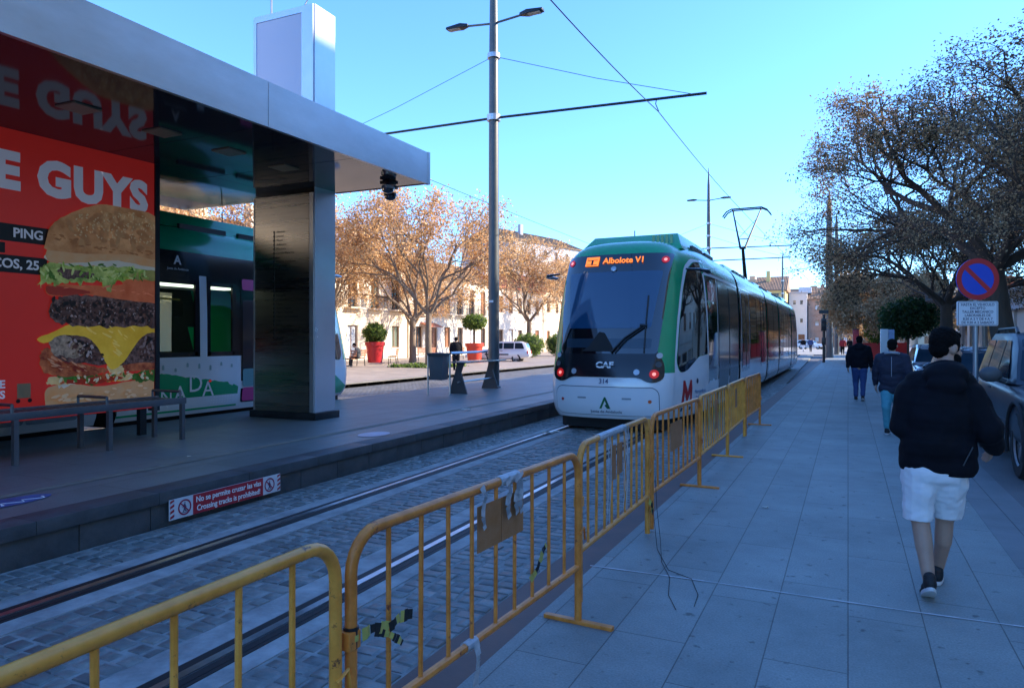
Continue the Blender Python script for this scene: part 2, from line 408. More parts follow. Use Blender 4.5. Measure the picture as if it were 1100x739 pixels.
for (x0, x1) in bands:
    y = 0.4
    while y < 27:
        rowl = rng.uniform(0.095, 0.118)*(1.0 if y < 14 else 1.25)
        x = x0+rng.uniform(0, 0.03)
        right = x1+(y*TX if x1 > -2.5 else 0)
        while x < right-0.05:
            w = min(rng.uniform(0.11, 0.19), right-x)
            if right-x-w < 0.07: w = right-x
            cobble(b, x+w/2, y+rowl/2+rng.uniform(-.006,.006), w-0.018, rowl-0.016, rng.uniform(-0.04, 0.04), rng.uniform(-0.008, 0.002), rng.choice([0,0,1,2,3]))
            x += w
        y += rowl
cm = [mat('cob%d' % i, c, 0.5, var=0.3, vscale=9, bump=0.003, bscale=60) for i, c in enumerate([(0.15,0.163,0.155),(0.175,0.188,0.178),(0.125,0.135,0.13),(0.20,0.212,0.198)])]
cs = b.build('cobblestones', cm, smooth=True, ang=50, recalc=False)
tag(cs, 'worn grey cobblestones laid between and beside the tram rails', 'cobblestones', kind='stuff')
for X in (RL, RR):
    sheet('rail_concrete', X-(0.24 if X == RL else 0.30), X+(0.30 if X == RL else 0.26), -6, 78, -0.004, M['concrete_strip'], -0.05)
for X, YS, Y1, wet in ((RL, -6, 78, 1), (RR, -6, 78, 1), (-12.0, -30, 130, 0), (-10.5, -30, 130, 0)):
    b = MB()
    b.box(X-0.085, X-0.024, YS, Y1, -0.05, -0.0005, 1)
    b.box(X-0.022, X+0.030, YS, Y1, -0.05, 0.003, 0)
    b.box(X+0.032, X+0.075, YS, Y1, -0.05, -0.003, 1)
    b.box(X+0.077, X+0.095, YS, Y1, -0.05, 0.001, 1)
    b.box(X+0.096, X+0.125, YS, Y1, -0.05, -0.0005, 1)
    tag(b.build('rail', [M['rail_steel'], M['rail_dark']], recalc=False), kind='structure')

# platform: body, edging course, joints
PZ = 0.30
plat = brick_mat('platform_slabs', (0.14,0.156,0.15), (0.165,0.182,0.174), (0.05,0.05,0.05), 1.2, 0.6, 0.005, 0.5, rough=0.45, bump=0.002, swap=True, var=0.2, spots=0.2)
sheet('platform', -9.75, -5.52, -30, 62, PZ, plat, -0.07)
b = MB()
y = -6.0
while y < 62:
    l = 1.02
    b.box(-5.52+0.0, -5.22, y+0.0015, y+l-0.0015, PZ-0.10, PZ+0.001)
    y += l
y = -6.4
while y < 62:
    l = 0.62; b.box(-5.5, -5.25-rng.uniform(0, 0.006), y+0.003, y+l-0.004, -0.05, PZ-0.104); y += l
tag(b.build('platform_edge', M['granite_dark'], bevel=0.004), kind='structure')
sheet('tactile_strip', -6.35, -6.22, -6, 62, PZ+0.004, mat('tactile', (0.20,0.19,0.15), 0.7, var=0.3, vscale=8, bump=0.004, bscale=60))
b = MB()
for ya in np.arange(-30, 130, 1.0): b.box(-14.75, -14.6, ya+.002, ya+0.998, -0.07, 0.14)
tag(b.build('plaza_kerb', mat('kerb', (0.17,0.165,0.16), 0.7, var=0.2)), kind='structure')

# chalk line and the hose-thin cable on the pavement
b = MB(); n = 30
p0 = Vector((-1.55, 4.77, 0.0)); p1 = Vector((2.4, 4.77, 0.0))
P0 = Vector((-1.22,4.36)); 
for i in range(n):
    t0, t1 = i/n, (i+1)/n
    f = lambda t: (p0.x+(p1.x-p0.x)*t, p0.y+(p1.y-p0.y)*t+0.012*math.sin(t*9))
    a, c = f(t0), f(t1); w = 0.006+0.002*math.sin(i*1.7)
    b.quad((a[0],a[1]-w,0.0045),(c[0],c[1]-w,0.0045),(c[0],c[1]+w,0.0045),(a[0],a[1]+w,0.0045))
tag(b.build('chalk_line', mat('chalk', (0.55,0.56,0.57), 0.9, var=0.2, vscale=8), recalc=False), 'long thin whitish line running across the pavement slabs', 'line')
# ------------------------------------------------------------------ tram
def pch(xs, ys):
    xs = np.array(xs, float); ys = np.array(ys, float); h = np.diff(xs); d = np.diff(ys)/h
    m = np.zeros(len(xs)); m[0] = d[0]; m[-1] = d[-1]
    for i in range(1, len(xs)-1):
        m[i] = 0 if d[i-1]*d[i] <= 0 else 2*d[i-1]*d[i]/(d[i-1]+d[i])
    def f(x):
        x = min(max(x, xs[0]), xs[-1]); i = min(int(np.searchsorted(xs, x, side='right'))-1, len(xs)-2); t = (x-xs[i])/h[i]
        return (2*t**3-3*t*t+1)*ys[i]+(t**3-2*t*t+t)*h[i]*m[i]+(-2*t**3+3*t*t)*ys[i+1]+(t**3-t*t)*h[i]*m[i+1]
    return f
LV = [(.24,1.30,.12),(.40,1.37,.03),(.8,1.40,0),(1.05,1.40,.04),(1.4,1.40,.14),(2.0,1.395,.32),(2.6,1.37,.52),(3.0,1.32,.68),(3.2,1.23,.80),(3.35,1.08,.98),(3.44,.85,1.25),(3.49,.45,1.7),(3.50,0.02,2.1)]
w_of = pch([l[0] for l in LV], [l[1] for l in LV]); yf_of = pch([l[0] for l in LV], [l[2] for l in LV])
def WT(t):
    t = max(t, 0.0)
    wt = .93+.395*math.sin(PI/2*min(t/2.2, 1)); r = min(t/.35, 1)
    return wt*(1-(1-r)**2.5)**0.4/1.325
_tt = [2.3*(k/300)**2.5 for k in range(301)]; _ww = [WT(t) for t in _tt]
TL = 30.0
def S_of(y, z):
    yf = yf_of(z); t = min(y-yf, TL-y-yf); return w_of(z)*WT(t)
def F_of(x, z):
    w = w_of(z); q = abs(x)/max(w, 1e-3); return yf_of(z)+float(np.interp(min(q, 0.9999), _ww, _tt))
front = lambda x, z: (x, F_of(x, z), z)
def side(sg): return lambda y, z: (sg*S_of(y, z), y, z)
ZL = [.24,.30,.36,.42,.55,.7,.85,1.04,1.06,1.10,1.20,1.24,1.3,1.5,1.75,2.0,2.25,2.45,2.6,2.8,2.94,2.96,3.05,3.12,3.2,3.28,3.35,3.4,3.44,3.47,3.49,3.50]
def zcol(z, nose):
    if nose: return 0 if z < 1.05 else 2
    return 0 if z < 1.05 else (1 if z < 2.95 else 2)
def shell(y0, y1, parent, name, nose_start=False, nose_end=False, holes=(), wz=1.05):
    b = MB(); nz = len(ZL)
    ts = [2.25*(k/16)**2.2 for k in range(17)]
    def cols(z):
        ys = []
        yf = yf_of(z)
        if nose_start: ys += [(yf+t, True) for t in ts]; lo = None
        body = sorted(set([y0 if not nose_start else 3.85, y1 if not nose_end else TL-4.45]+[h[0] for h in holes]+[h[1] for h in holes]))
        ys += [(y, False) for y in body]
        if nose_end: ys += [(TL-yf-t, True) for t in ts[::-1]]
        return ys
    rows = [cols(z) for z in ZL]; nc = len(rows[0])
    idx = {}
    for sg in (-1, 1):
        for i, z in enumerate(ZL):
            for j, (y, n_) in enumerate(rows[i]):
                idx[sg, i, j] = len(b.v); b.v.append((sg*max(S_of(y, z), 0.0), y, z))
        for i in range(nz-1):
            for j in range(nc-1):
                ym = (rows[i][j][0]+rows[i][j+1][0])/2; zm = (ZL[i]+ZL[i+1])/2
                if any(h[0] < ym < h[1] and 1.24 < zm < 2.45 and (len(h) < 3 or h[2] == sg) for h in holes): continue
                nose = rows[i][j+1][1] and rows[i][j][1] and (ym < 2.3 or ym > TL-2.3)
                f = (idx[sg,i,j], idx[sg,i,j+1], idx[sg,i+1,j+1], idx[sg,i+1,j])
                b.f.append(f if sg > 0 else f[::-1]); b.m.append(zcol(zm, nose) if nose or zm > wz or zm < 1.05 else 0)
    # roof centre seam and belly
    top = nz-1
    for j in range(nc-1):
        b.f.append((idx[1,top,j], idx[1,top,j+1], idx[-1,top,j+1], idx[-1,top,j])); b.m.append(2)
        b.f.append((idx[-1,0,j], idx[-1,0,j+1], idx[1,0,j+1], idx[1,0,j])); b.m.append(1)
    return b.build(name, [M['tram_white'], M['tram_black'], M['tram_green']], parent, smooth=True, ang=50)

def tram(loc, rz, label, kind):
    T = empty('tram', loc, rz, label, 'tram', 'green and white trams at the stop')
    ART = [6.3, 12.8, 17.2, 23.6]
    cen = (0, 4, 1.6)
    holes = ((3.9, 4.48), (4.7, 5.6), (2.9, 3.85, 1)) if kind == 2 else ()
    ys = [0]+ART+[TL]
    for i in range(5):
        y0 = ys[i]+(0.16 if i else 0); y1 = ys[i+1]-(0.16 if i < 4 else 0)
        shell(y0, y1, T, 'carriage_body', i == 0, i == 4, holes if i == 0 else (), 1.05 if kind == 1 else 1.21)
    for a in ART:
        b = MB(); n = 10
        for k in range(n):          # bellows folds
            ya = a-0.16+0.32*k/n; yb = ya+0.32/n
            for (Y, s) in ((ya, 0.985), ((ya+yb)/2, 0.965)): pass
        ring = []
        for k in range(2*n+1):
            Y = a-0.17+0.34*k/(2*n); s = 0.985 if k % 2 else 0.96
            ring.append([(sg*w_of(z)*s, Y, z*(1 if z < 3 else 0.995)) for sg, zs in ((-1, ZL), (1, ZL[::-1])) for z in zs])
        m_ = len(ring[0]); vs = [v for r_ in ring for v in r_]
        fs = [(i*m_+k, i*m_+(k+1)%m_, (i+1)*m_+(k+1)%m_, (i+1)*m_+k) for i in range(2*n) for k in range(m_)]
        b.add(vs, fs); b.build('gangway', M['black_matte'], T, recalc=False)
    # underframe, bogies
    b = MB()
    for a, c in ((1.3, 6.0), (6.6, 12.5), (13.0, 17.0), (17.4, 23.3), (23.9, 28.6)): b.box(-1.15, 1.15, a, c, 0.13, 0.30)
    b.build('underframe', M['black_matte'], T)
    b = MB(); b.prism(round_poly([(-0.95, .45), (-.8, .28), (.8, .28), (.95, .45), (.95, 1.6), (-.95, 1.6)], .1), 'z', 0.06, 0.24); b.build('bumper_guard', M['black_matte'], T)
    for yb in (3.2, 15.0, 26.5):
        for dy in (-0.85, 0.85):
            for sg in (-1, 1):
                b = MB(); b.lathe([(0.30, -0.06), (0.30, 0.0), (0.33, 0.0), (0.33, 0.03)], 24, mx=Matrix.Translation((sg*0.76, yb+dy, 0.31)) @ Matrix.Rotation(PI/2, 4, 'Y')); b.build('wheel', M['rail_dark'], T)
    for back in (0, 1):
        G = (lambda p: (p[0], p[1], p[2])) if not back else (lambda p: (-p[0], TL-p[1], p[2]))
        fr = (lambda g: (lambda x, z: g(front(x, z))))(G)
        cn = (0, 3, 1.7) if not back else (0, TL-3, 1.7)
        # black nose mask, windscreen inside it
        mask = round_poly([(-.86, 1.42, .02), (-.99, 1.20, .1), (-1.0, .92, .14), (-.78, .86, .1), (-.60, .96, .08), (.60, .96, .08), (.78, .86, .1), (1.0, .92, .14), (.99, 1.20, .1), (.86, 1.42, .02)], .1)
        skin_panel('light_panel', mask, fr, cn, 0.010, M['tram_black'], T, .1)
        ws = round_poly([(-.87, 1.36), (.87, 1.36), (.93, 2.1), (.985, 3.15), (-.985, 3.15), (-.93, 2.1)], .06)
        wsc = skin_panel('windscreen', ws, fr, cn, 0.014, M['tram_glass'], T, .1)
        bl = round_poly([(-.74, 1.80), (.74, 1.80), (.86, 2.82), (-.86, 2.82)], .05)
        skin_panel('sun_blind', bl, fr, cn, 0.018, M['tram_blue_glass'], wsc, .1)
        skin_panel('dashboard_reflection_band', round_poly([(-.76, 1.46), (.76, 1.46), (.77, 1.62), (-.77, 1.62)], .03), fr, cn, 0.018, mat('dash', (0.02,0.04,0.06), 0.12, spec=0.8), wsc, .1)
        skin_panel('dashboard', round_poly([(-.45, 1.40), (.15, 1.40), (.1, 1.5), (-.05, 1.72), (-.15, 1.74), (-.32, 1.48)], .02), fr, cn, 0.022, M['black_matte'], wsc, .1)
        # bumper panel with a dark seam round it
        seam = rrect(-.93, .93, .30, .80, .14); skin_panel('panel_seam', seam, fr, cn, 0.004, mat('seam', (0.05,0.08,0.11), 0.5), T, .1)
        bp_ = skin_panel('bumper_panel', rrect(-.918, .918, .312, .788, .13), fr, cn, 0.010, M['tram_white'], T, .1)
        for x, z, r_, m_ in ((-.78, .56, .028, 'red'), (.78, .56, .030, 'amber_r')):
            mm = M['red'] if m_ == 'red' else mat('reflector', (0.7,0.12,0.03), 0.3)
            skin_panel('reflector', [(x+r_*math.cos(k*PI/6), z+r_*math.sin(k*PI/6)) for k in range(12)], fr, cn, 0.016, mm, T, .2)
        for x in (-.40, .40): skin_panel('vent_slot', rrect(x-.08, x+.08, .585, .615, .008, 2), fr, cn, 0.0145, M['tram_grey'], bp_, .2)
        # lamps
        for sg in (-1, 1):
            for x, z, r_, mt in ((.84, 1.02, .075, 'tail_red'), (.84, 1.02, .03, 'tail_core'), (.56, 1.05, .05, 'lamp_lens'), (.905, 1.33, .048, 'lamp_lens'), (.90, 1.18, .05, 'plastic_grey'), (.87, 3.02, .062, 'tail_red'), (.87, 3.02, .027, 'tail_core')):
                if back and 'tail' in mt: mt = 'lamp_lens'
                nm = 'tail_light' if r_ > .06 else ('tail_light_bulb' if 'core' in mt else 'headlight')
                skin_panel(nm, [(sg*x+r_*math.cos(k*PI/9), z+r_*math.sin(k*PI/9)) for k in range(18)], fr, cn, 0.026 if r_ < .04 else 0.022, M[mt], T, .3)
        for sg in (-1, 1):
            sd_ = (lambda g, s_: (lambda y, z: g(side(s_)(y, z))))(G, sg)
            # white side cheek under and in front of the cab window, then the window
            ch = round_poly([(.42, .30, .03), (2.06, .30, .0), (2.06, 1.33, .0), (1.5, 1.30, .1), (.9, 1.05, .15), (.66, 1.02, .1), (.56, 1.20, .1), (.78, 1.9, .2), (1.04, 2.50, .2), (1.32, 2.88, .15), (1.7, 3.06, .15), (2.2, 3.08, 0), (2.2, 3.12, 0), (1.62, 3.11, .15), (1.24, 2.93, .15), (.96, 2.50, .2), (.70, 1.9, .2), (.50, 1.2, .1)], .05, 4)
            skin_panel('cab_side_panel', ch, sd_, cn, 0.006, M['tram_white'], T, .12)
            cw = round_poly([(.58, 1.20), (.68, 1.03), (.92, 1.06), (1.5, 1.31), (2.0, 1.34, .05), (2.0, 3.06, .02), (1.72, 3.05, .15), (1.33, 2.87, .15), (1.05, 2.50, .2), (.80, 1.9, .2)], .08, 4)
            skin_panel('cab_window', cw, sd_, cn, 0.010, M['tram_glass'], T, .12)
    fr = front
    # lettering on the nose
    def on_front(x, z, off=0.02):
        p = Vector(front(x, z)); n_ = (Vector(front(x+.01, z))-Vector(front(x-.01, z))).cross(Vector(front(x, z+.01))-Vector(front(x, z-.01))).normalized()
        if n_.y > 0: n_ = -n_
        up = Vector(front(x, z+.01))-Vector(front(x, z-.01))
        return basis(p+n_*off, Vector(front(x+.01, z))-Vector(front(x-.01, z)), up)
    text('Albolote V1' if kind == 1 else 'Armilla', .165, on_front(.16, 3.02, 0.026), M['amber'], 'destination_text', T, bold=0.004, xs=0.95)
    b = MB(); b.box(-.13, .13, -.095, .095, 0, .006, 0)
    b.box(-.10, .10, .02, .034, .006, .009, 1); b.box(-.02, .02, -.06, .02, .006, .009, 1); b.box(-.10, .10, -.075, -.064, .006, .009, 1); b.box(-.1, -.085, .05, .07, .006, .009, 1)
    o = b.build('route_symbol', [M['amber'], M['black']], T); o.matrix_local = on_front(-.43, 3.02, 0.024)
    text('CAF', .15, on_front(0.0, 1.16), M['white_text'], 'maker_emblem', T, bold=0.006, xs=1.15)
    o = MB().box(-.19, .19, -.008, .008, 0, .004).build('emblem_bar', M['tram_black'], T); o.matrix_local = on_front(0, 1.155, .0225)
    text('314' if kind == 1 else '308', .115, on_front(0.0, .885, .012), mat('num_blue', (0.06,0.07,0.16), .5), 'fleet_number', T, bold=0.002)
    def junta(mx, parent, s, col, col2):
        b = MB()
        b.prism([(-.5, -.5), (-.30, -.5), (.06, .32), (-.04, .52)], 'z', 0, .01, 0)
        b.prism([(-.02, .5), (.08, .5), (.5, -.5), (.30, -.5), (-.0, .2)], 'z', 0.001, .011, 1)
        b.prism([(-.02, -.22), (.12, -.12), (.44, -.46), (.40, -.5), (.2, -.5)], 'z', 0.002, .013, 1)
        o = b.build('green_emblem', [col, col2], parent); o.matrix_local = mx @ Matrix.Scale(s, 4); return o
    gr = mat('logo_green', (0.01,0.16,0.05), .5); gr2 = mat('logo_green_dark', (0.01,0.10,0.04), .5)
    junta(on_front(0.02, .52, .014), T, .20, gr, gr2)
    text('Junta de Andalucia', .075, on_front(0.04, .372, .014), mat('txt_dark', (0.03,0.05,0.08), .6), 'emblem_text', T)
    # camera eye and wiper
    b = MB(); b.lathe([(0.055, 0), (0.05, .03), (.02, .04)], 14); o = b.build('front_camera', M['alu'], T, smooth=True); o.matrix_local = on_front(.0, 2.86, .02)
    def wp(x, z, o_=.05): return tuple(on_front(x, z, o_).translation)
    b = MB(); b.tube([wp(.10, 1.37), wp(.32, 1.62), wp(.62, 1.84)], .018, 6); b.tube([wp(.16, 1.37), wp(.36, 1.60), wp(.64, 1.81)], .012, 6)
    b.tube([wp(.66, 1.38), wp(.655, 1.8), wp(.66, 2.36, .045)], .014, 6); b.tube([wp(.56, 1.84), wp(.68, 1.83)], .03, 6)
    b.build('wiper', M['black'], T)
    if kind == 1:
        # red M and lettering on the cheek
        sfn = side(1)
        def on_side(y, z, off=.012, sg=1):
            f = side(sg); p = Vector(f(y, z)); n_ = (Vector(f(y+.02, z))-Vector(f(y-.02, z))).cross(Vector(f(y, z+.02))-Vector(f(y, z-.02))).normalized()
            if n_.x*sg < 0: n_ = -n_
            return basis(p+n_*off, (Vector(f(y+.02, z))-Vector(f(y-.02, z)))*sg, Vector(f(y, z+.02))-Vector(f(y, z-.02)))
        Mp = [(-.5,-.5),(-.30,-.5),(-.26,.05),(0,-.42),(.26,.05),(.30,-.5),(.5,-.5),(.40,.55),(.24,.55),(0,.05),(-.24,.55),(-.40,.55)]
        skin_panel('metro_emblem', [(.93+p[0]*.42, .66+p[1]*.42) for p in Mp], sfn, cen, .013, mat('metro_red', (0.45,0.02,0.02), .4), T, .3)
        for yy in (.76, 1.09): skin_panel('emblem_foot', [(yy-.035, .36), (yy+.035, .36), (yy+.035, .42), (yy-.035, .42)], sfn, cen, .013, mat('txt_dark', (0.03,0.05,0.08), .6), T, .3)
        text('Metropolitano\nde Granada', .105, on_side(1.52, .62), mat('txt_blue', (0.12,0.22,0.36), .6), 'metro_lettering', T)
        skin_panel('small_crest', [(1.35+.05*math.cos(k*PI/6), .86+.05*math.sin(k*PI/6)) for k in range(12)], sfn, cen, .013, mat('txt_dark', (0.03,0.05,0.08), .6), T, .3)
    # rear-view mirror pods
    for sg in (1, -1):
        b = MB(); b.tube([(sg*1.20, .98, 2.86), (sg*1.45, 1.02, 2.84), (sg*1.52, 1.2, 2.83), (sg*1.50, 1.55, 2.83)], [.03, .05, .07, .05], 10, flat=.55); b.build('side_mirror', M['tram_grey'] if kind == 2 else M['tram_black'], T, smooth=True)
    # side features
    def sp(sg, y0, y1, z0, z1, m_, name, off=.006, r=.04, parent=None, step=.6):
        return skin_panel(name, rrect(y0, y1, z0, z1, r, 3), side(sg), (0, (y0+y1)/2, 1.6), off, M[m_] if isinstance(m_, str) else m_, parent or T, step)
    reda = mat('side_red', (0.42,0.03,0.035), .25, coat=.5)
    for sg in (1, -1):
        if kind == 1:
            sp(sg, 2.02, 2.10, .30, 2.86, 'tram_white', 'window_trim', .010, .01)
            sp(sg, 2.12, 3.06, .36, 2.82, 'tram_glass', 'cab_door', .008)
            sp(sg, 2.10, 6.10, 2.84, 2.90, 'tram_white', 'window_trim', .010, .01)
            if sg == 1: sp(sg, 2.2, 2.98, 2.35, 2.72, reda, 'door_poster', .012)
            sp(sg, 3.08, 3.16, .30, 2.86, 'tram_white', 'window_trim', .010, .01)
            for y0 in (3.20, 4.66):
                d = sp(sg, y0, y0+1.42, .36, 2.82, mat('door_leaf', (0.10,0.11,0.12), .15, spec=.7), 'door', .008)
                sp(sg, y0+.06, y0+1.36, 1.02, 2.76, 'grey_glass', 'door_window', .013, parent=d)
                sp(sg, y0+.06, y0+1.36, .42, .96, mat('door_low', (0.045,0.055,0.065), .2), 'door_kick_panel', .013, parent=d)
        else:
            sp(sg, 4.51, 4.66, 1.20, 2.56, 'tram_white', 'window_trim', .012, .01)
            if sg == 1:
                sp(sg, 2.62, 3.83, 1.24, 2.45, glass_see('tram_clear', (0.75,0.88,0.80), .03, .8), 'window', .002, .01); continue_ = True
            d = sp(sg, 2.15, 3.75 if sg == -1 else 2.5, .36, 2.60, 'tram_black', 'door', .010)
            for q in ((2.2, 2.98) if sg == -1 else ()):
                sp(sg, q, q+.74, 1.0, 2.2, 'grey_glass', 'door_window', .015, parent=d)
                sp(sg, q, q+.74, 2.38, 2.58, 'pink', 'door_panel', .015, parent=d); sp(sg, q, q+.74, .38, .62, 'pink', 'door_panel', .015, parent=d)
                sp(sg, q, q+.74, .64, .96, mat('door_teal', (0.16,0.32,0.32), .3), 'door_panel', .015, parent=d)
            for q0, q1 in ((3.9, 4.48), (4.7, 5.6)):
                sp(sg, q0, q1, 1.24, 2.45, glass_see('tram_clear', (0.75,0.88,0.80), .03, .8), 'window', .002, .01)
                b = MB()
                for (a, c, z0, z1) in ((q0-.03, q0+.05, 1.22, 2.47), (q1-.05, q1+.03, 1.22, 2.47)):
                    b.box(min(sg*1.36, sg*1.402), max(sg*1.36, sg*1.402), a, c, z0, z1)
                b.box(min(sg*1.36, sg*1.402), max(sg*1.36, sg*1.402), q0, q1, 1.22, 1.28); b.box(min(sg*1.36, sg*1.39), max(sg*1.36, sg*1.39), q0, q1, 2.40, 2.47); b.build('window_frame', M['tram_black'], T)
        for (a, c) in ((6.5, 12.6), (13.0, 17.0), (17.4, 23.4), (23.8, 27.4)):
            L_ = c-a
            if L_ > 5:
                sp(sg, a+.1, a+.2, .36, 2.86, 'tram_white', 'window_trim', .010, .01)
                for y0 in (a+.25, a+.98): 
                    d = sp(sg, y0, y0+.70, .36, 2.82, 'tram_grey', 'door', .008); sp(sg, y0+.05, y0+.65, .9, 2.76, 'tram_glass', 'door_window', .013, parent=d)
                    sp(sg, y0+.05, y0+.65, .95, 1.28, reda, 'painted_reflection', .018, parent=d)  # red reflection painted low on the door glass
                sp(sg, a+1.72, a+1.80, .36, 2.86, 'tram_white', 'window_trim', .010, .01)
                sp(sg, a+1.9, a+3.3, 1.1, 2.82, 'tram_glass', 'window', .008); sp(sg, a+3.38, c-1.7, 1.1, 2.82, 'tram_glass', 'window', .008)
                for y0 in (c-1.62, c-.88):
                    d = sp(sg, y0, y0+.70, .36, 2.82, 'tram_grey', 'door', .008); sp(sg, y0+.05, y0+.65, .9, 2.76, 'tram_glass', 'door_window', .013, parent=d)
            else:
                sp(sg, a+.15, a+L_/2-.04, .9, 2.82, 'grey_glass', 'window', .008); sp(sg, a+L_/2+.04, c-.15, .9, 2.82, 'grey_glass', 'window', .008)
                sp(sg, a+.15, c-.15, .36, .86, 'tram_grey', 'side_panel', .008)
            sp(sg, a, c, 2.86, 2.90, 'tram_white', 'window_trim', .009, .01)
    # roof fairings and equipment
    for i, (a, c) in enumerate(((1.55, 5.6), (7.0, 12.2), (13.3, 16.9), (17.7, 23.0), (24.1, 27.9))):
        b = MB(); hw = 1.02; z0 = 3.30; z1 = 3.66 if i in (0, 4) else 3.58
        pr = [(a, z0), (a+.12, z0+.12), (a+.45, z1), (c-.45, z1), (c, z0)]
        vs = []
        for (y, z) in pr:
            k = (z-z0)/(z1-z0); vs += [(-(hw-.18*k), y, z), ((hw-.18*k), y, z)]
        fs = [(2*j, 2*j+1, 2*j+3, 2*j+2) for j in range(len(pr)-1)]+[tuple(2*j for j in range(len(pr))), tuple(2*j+1 for j in range(len(pr)))[::-1], (0, 1, 2*len(pr)-1, 2*len(pr)-2)]
        b.add(vs, fs); o = b.build('roof_fairing', M['tram_green'], T, bevel=.03)
        for sg in (-1, 1):
            for q in (a+.9, a+2.2): MB().box(sg*1.0-.03, sg*1.0+.03, q, q+1.0, 3.36, 3.46).build('roof_vent', M['black'], o)
        if i == 0:
            b = MB()
            for k in range(5): b.box(.42+k*.085, .47+k*.085, a+.125, a+.16, z0+.12, z0+.30)
            if kind == 1: b.build('fairing_grille', M['tram_green_light'], o)
    b = MB(); b.tube([(-.35, 3.2, 3.6), (-.35, 3.2, 3.95)], .012, 6); b.build('antenna', M['black'], T)
    if kind == 1:
        y = 18.0
        Pn = MB()
        Pn.box(-.45, .45, y-.5, y+.9, 3.55, 3.66)
        Pn.tube([(0, y+.7, 3.66), (0, y-.35, 5.25)], [.09, .06], 8)
        Pn.tube([(-.12, y-.35, 5.25), (.12, y-.35, 5.25)], .05, 8)
        Pn.tube([(-.09, y-.35, 5.25), (-.55, y+.9, 6.95)], [.045, .03], 8); Pn.tube([(.09, y-.35, 5.25), (.55, y+.9, 6.95)], [.045, .03], 8)
        Pn.tube([(-.2, y+.0, 5.7), (.46, y+.7, 6.6)], .01, 4); Pn.tube([(.2, y, 5.7), (-.46, y+.7, 6.6)], .01, 4)
        Pn.tube([(-.22, y-.05, 5.65), (.22, y-.05, 5.65)], .02, 6)
        hd = [(-.95, 6.72), (-.80, 6.92), (-.6, 7.02), (.6, 7.02), (.80, 6.92), (.95, 6.72)]
        for dy in (.72, 1.08): Pn.tube([(x, y+dy, z) for x, z in hd], .03, 6)
        Pn.tube([(-.55, y+.7, 6.97), (-.55, y+1.1, 6.97)], .03, 6); Pn.tube([(.55, y+.7, 6.97), (.55, y+1.1, 6.97)], .03, 6)
        Pn.build('pantograph', M['dark_metal'], T)
    if kind == 2:
        # interior seen through the windows, city wave along the side, logo
        b = MB(); b.box(-1.2, 1.2, 2.3, 6.1, .36, .40, 2); b.box(-1.2, 1.2, 2.3, 6.1, 2.52, 2.56, 1)
        b.build('interior', [M['plastic_grey'], mat('liner', (0.7,0.72,0.70), .5), mat('liner2', (0.45,0.46,0.42), .5)], T)
        MB().box(1.24, 1.30, 3.9, 6.2, .4, 1.2).build('inner_wall', mat('liner3', (0.55,0.60,0.52), .5), T)
        MB().box(-1.24, -1.20, 3.8, 6.2, .4, 1.2).build('inner_wall', MATS['liner3'], T)
        MB().box(-.25, .25, 2.6, 6.1, 2.49, 2.518).build('added_ceiling_glow', mat('added_saloon_glow', (0.9,0.9,0.85), .5, emit=(0.95,1.0,0.85), estr=.9), T)  # glowing strip added to brighten the dark interior
        b = MB()
        for xx, yy in ((-.5, 4.9), (.45, 5.3), (.2, 4.2)): b.tube([(xx, yy, .4), (xx, yy, 2.5)], .02, 6)
        b.tube([(-.5, 4.3, 2.2), (-.5, 6.1, 2.2)], .018, 6); b.build('grab_pole', mat('grab', (0.5,0.45,0.1), .3, .5), T)
        for xx in (-1.1, .65):
            b = MB(); b.box(xx, xx+.45, 5.3, 5.75, .75, .85); b.box(xx, xx+.45, 5.7, 5.78, .85, 1.45); b.build('seat', M['planter_red'], T, bevel=.02)
        f = side(-1)
        wave = mat('wave_green', (0.015,0.36,0.14), .25, coat=.5)
        pts = []
        r2 = random.Random(3)
        yy = 3.82; top = []
        while yy < 6.14:
            k = (yy-3.82)/2.3; z = .66+.36*k**.8+r2.uniform(-.02, .03); top.append((yy, min(z, 1.04))); yy += r2.uniform(.03, .07)
        pts = [(3.82, .31), (6.14, .31)]+top[::-1]
        skin_panel('painted_wave', pts, f, cen, .008, wave, T, .3)
        b = MB()
        def on_m(y, z, off): p = Vector(f(y, z)); return basis(p+Vector((-off, 0, 0)), (0, -1, 0), (0, 0, 1))
        # fine skyline drawing
        for k in range(26):
            y = 3.95+k*.078; z0 = 1.0+.04*math.sin(k*.7); h = r2.uniform(.02, .10)
            skin_panel('painted_skyline', [(y, z0), (y+.045, z0), (y+.045, z0+h), (y+.022, z0+h+.02), (y, z0+h)], f, cen, .0075, mat('skyline', (0.30,0.42,0.40), .4), T, .5) if k % 3 == 0 else None
        for ch, y, z, s in [(q_[0], q_[1]-.55, q_[2], q_[3]) for q_ in (('G', 6.35, .52, .26), ('R', 6.13, .50, .26), ('A', 5.9, .47, .26), ('N', 5.86, .56, .30), ('A', 5.60, .60, .34), ('D', 5.30, .74, .40), ('A', 5.04, .64, .36))]:
            if ch not in 'GR': text(ch, s, on_m(y, z, .013), M['white_text'], 'painted_letter', T)
        for k in range(26):
            y = 3.9+ (k % 9)*.06; z = .40+.05*(k//9)
            skin_panel('painted_dot', [(y, z), (y+.03, z+.012), (y+.05, z), (y+.03, z-.012)], f, cen, .012, M['white_text'], T, .5)
        text('A', .20, on_m(5.07, 2.78, .012), M['white_text'], 'roof_band_emblem', T, bold=.006)
        text('Junta de Andalucia', .055, on_m(5.07, 2.64, .012), M['white_text'], 'roof_band_text', T)
        skin_panel('marker_lamp', [(4.45+.03*math.cos(k*PI/4), .78+.02*math.sin(k*PI/4)) for k in range(8)], f, cen, .014, M['tail_red'], T, .3)
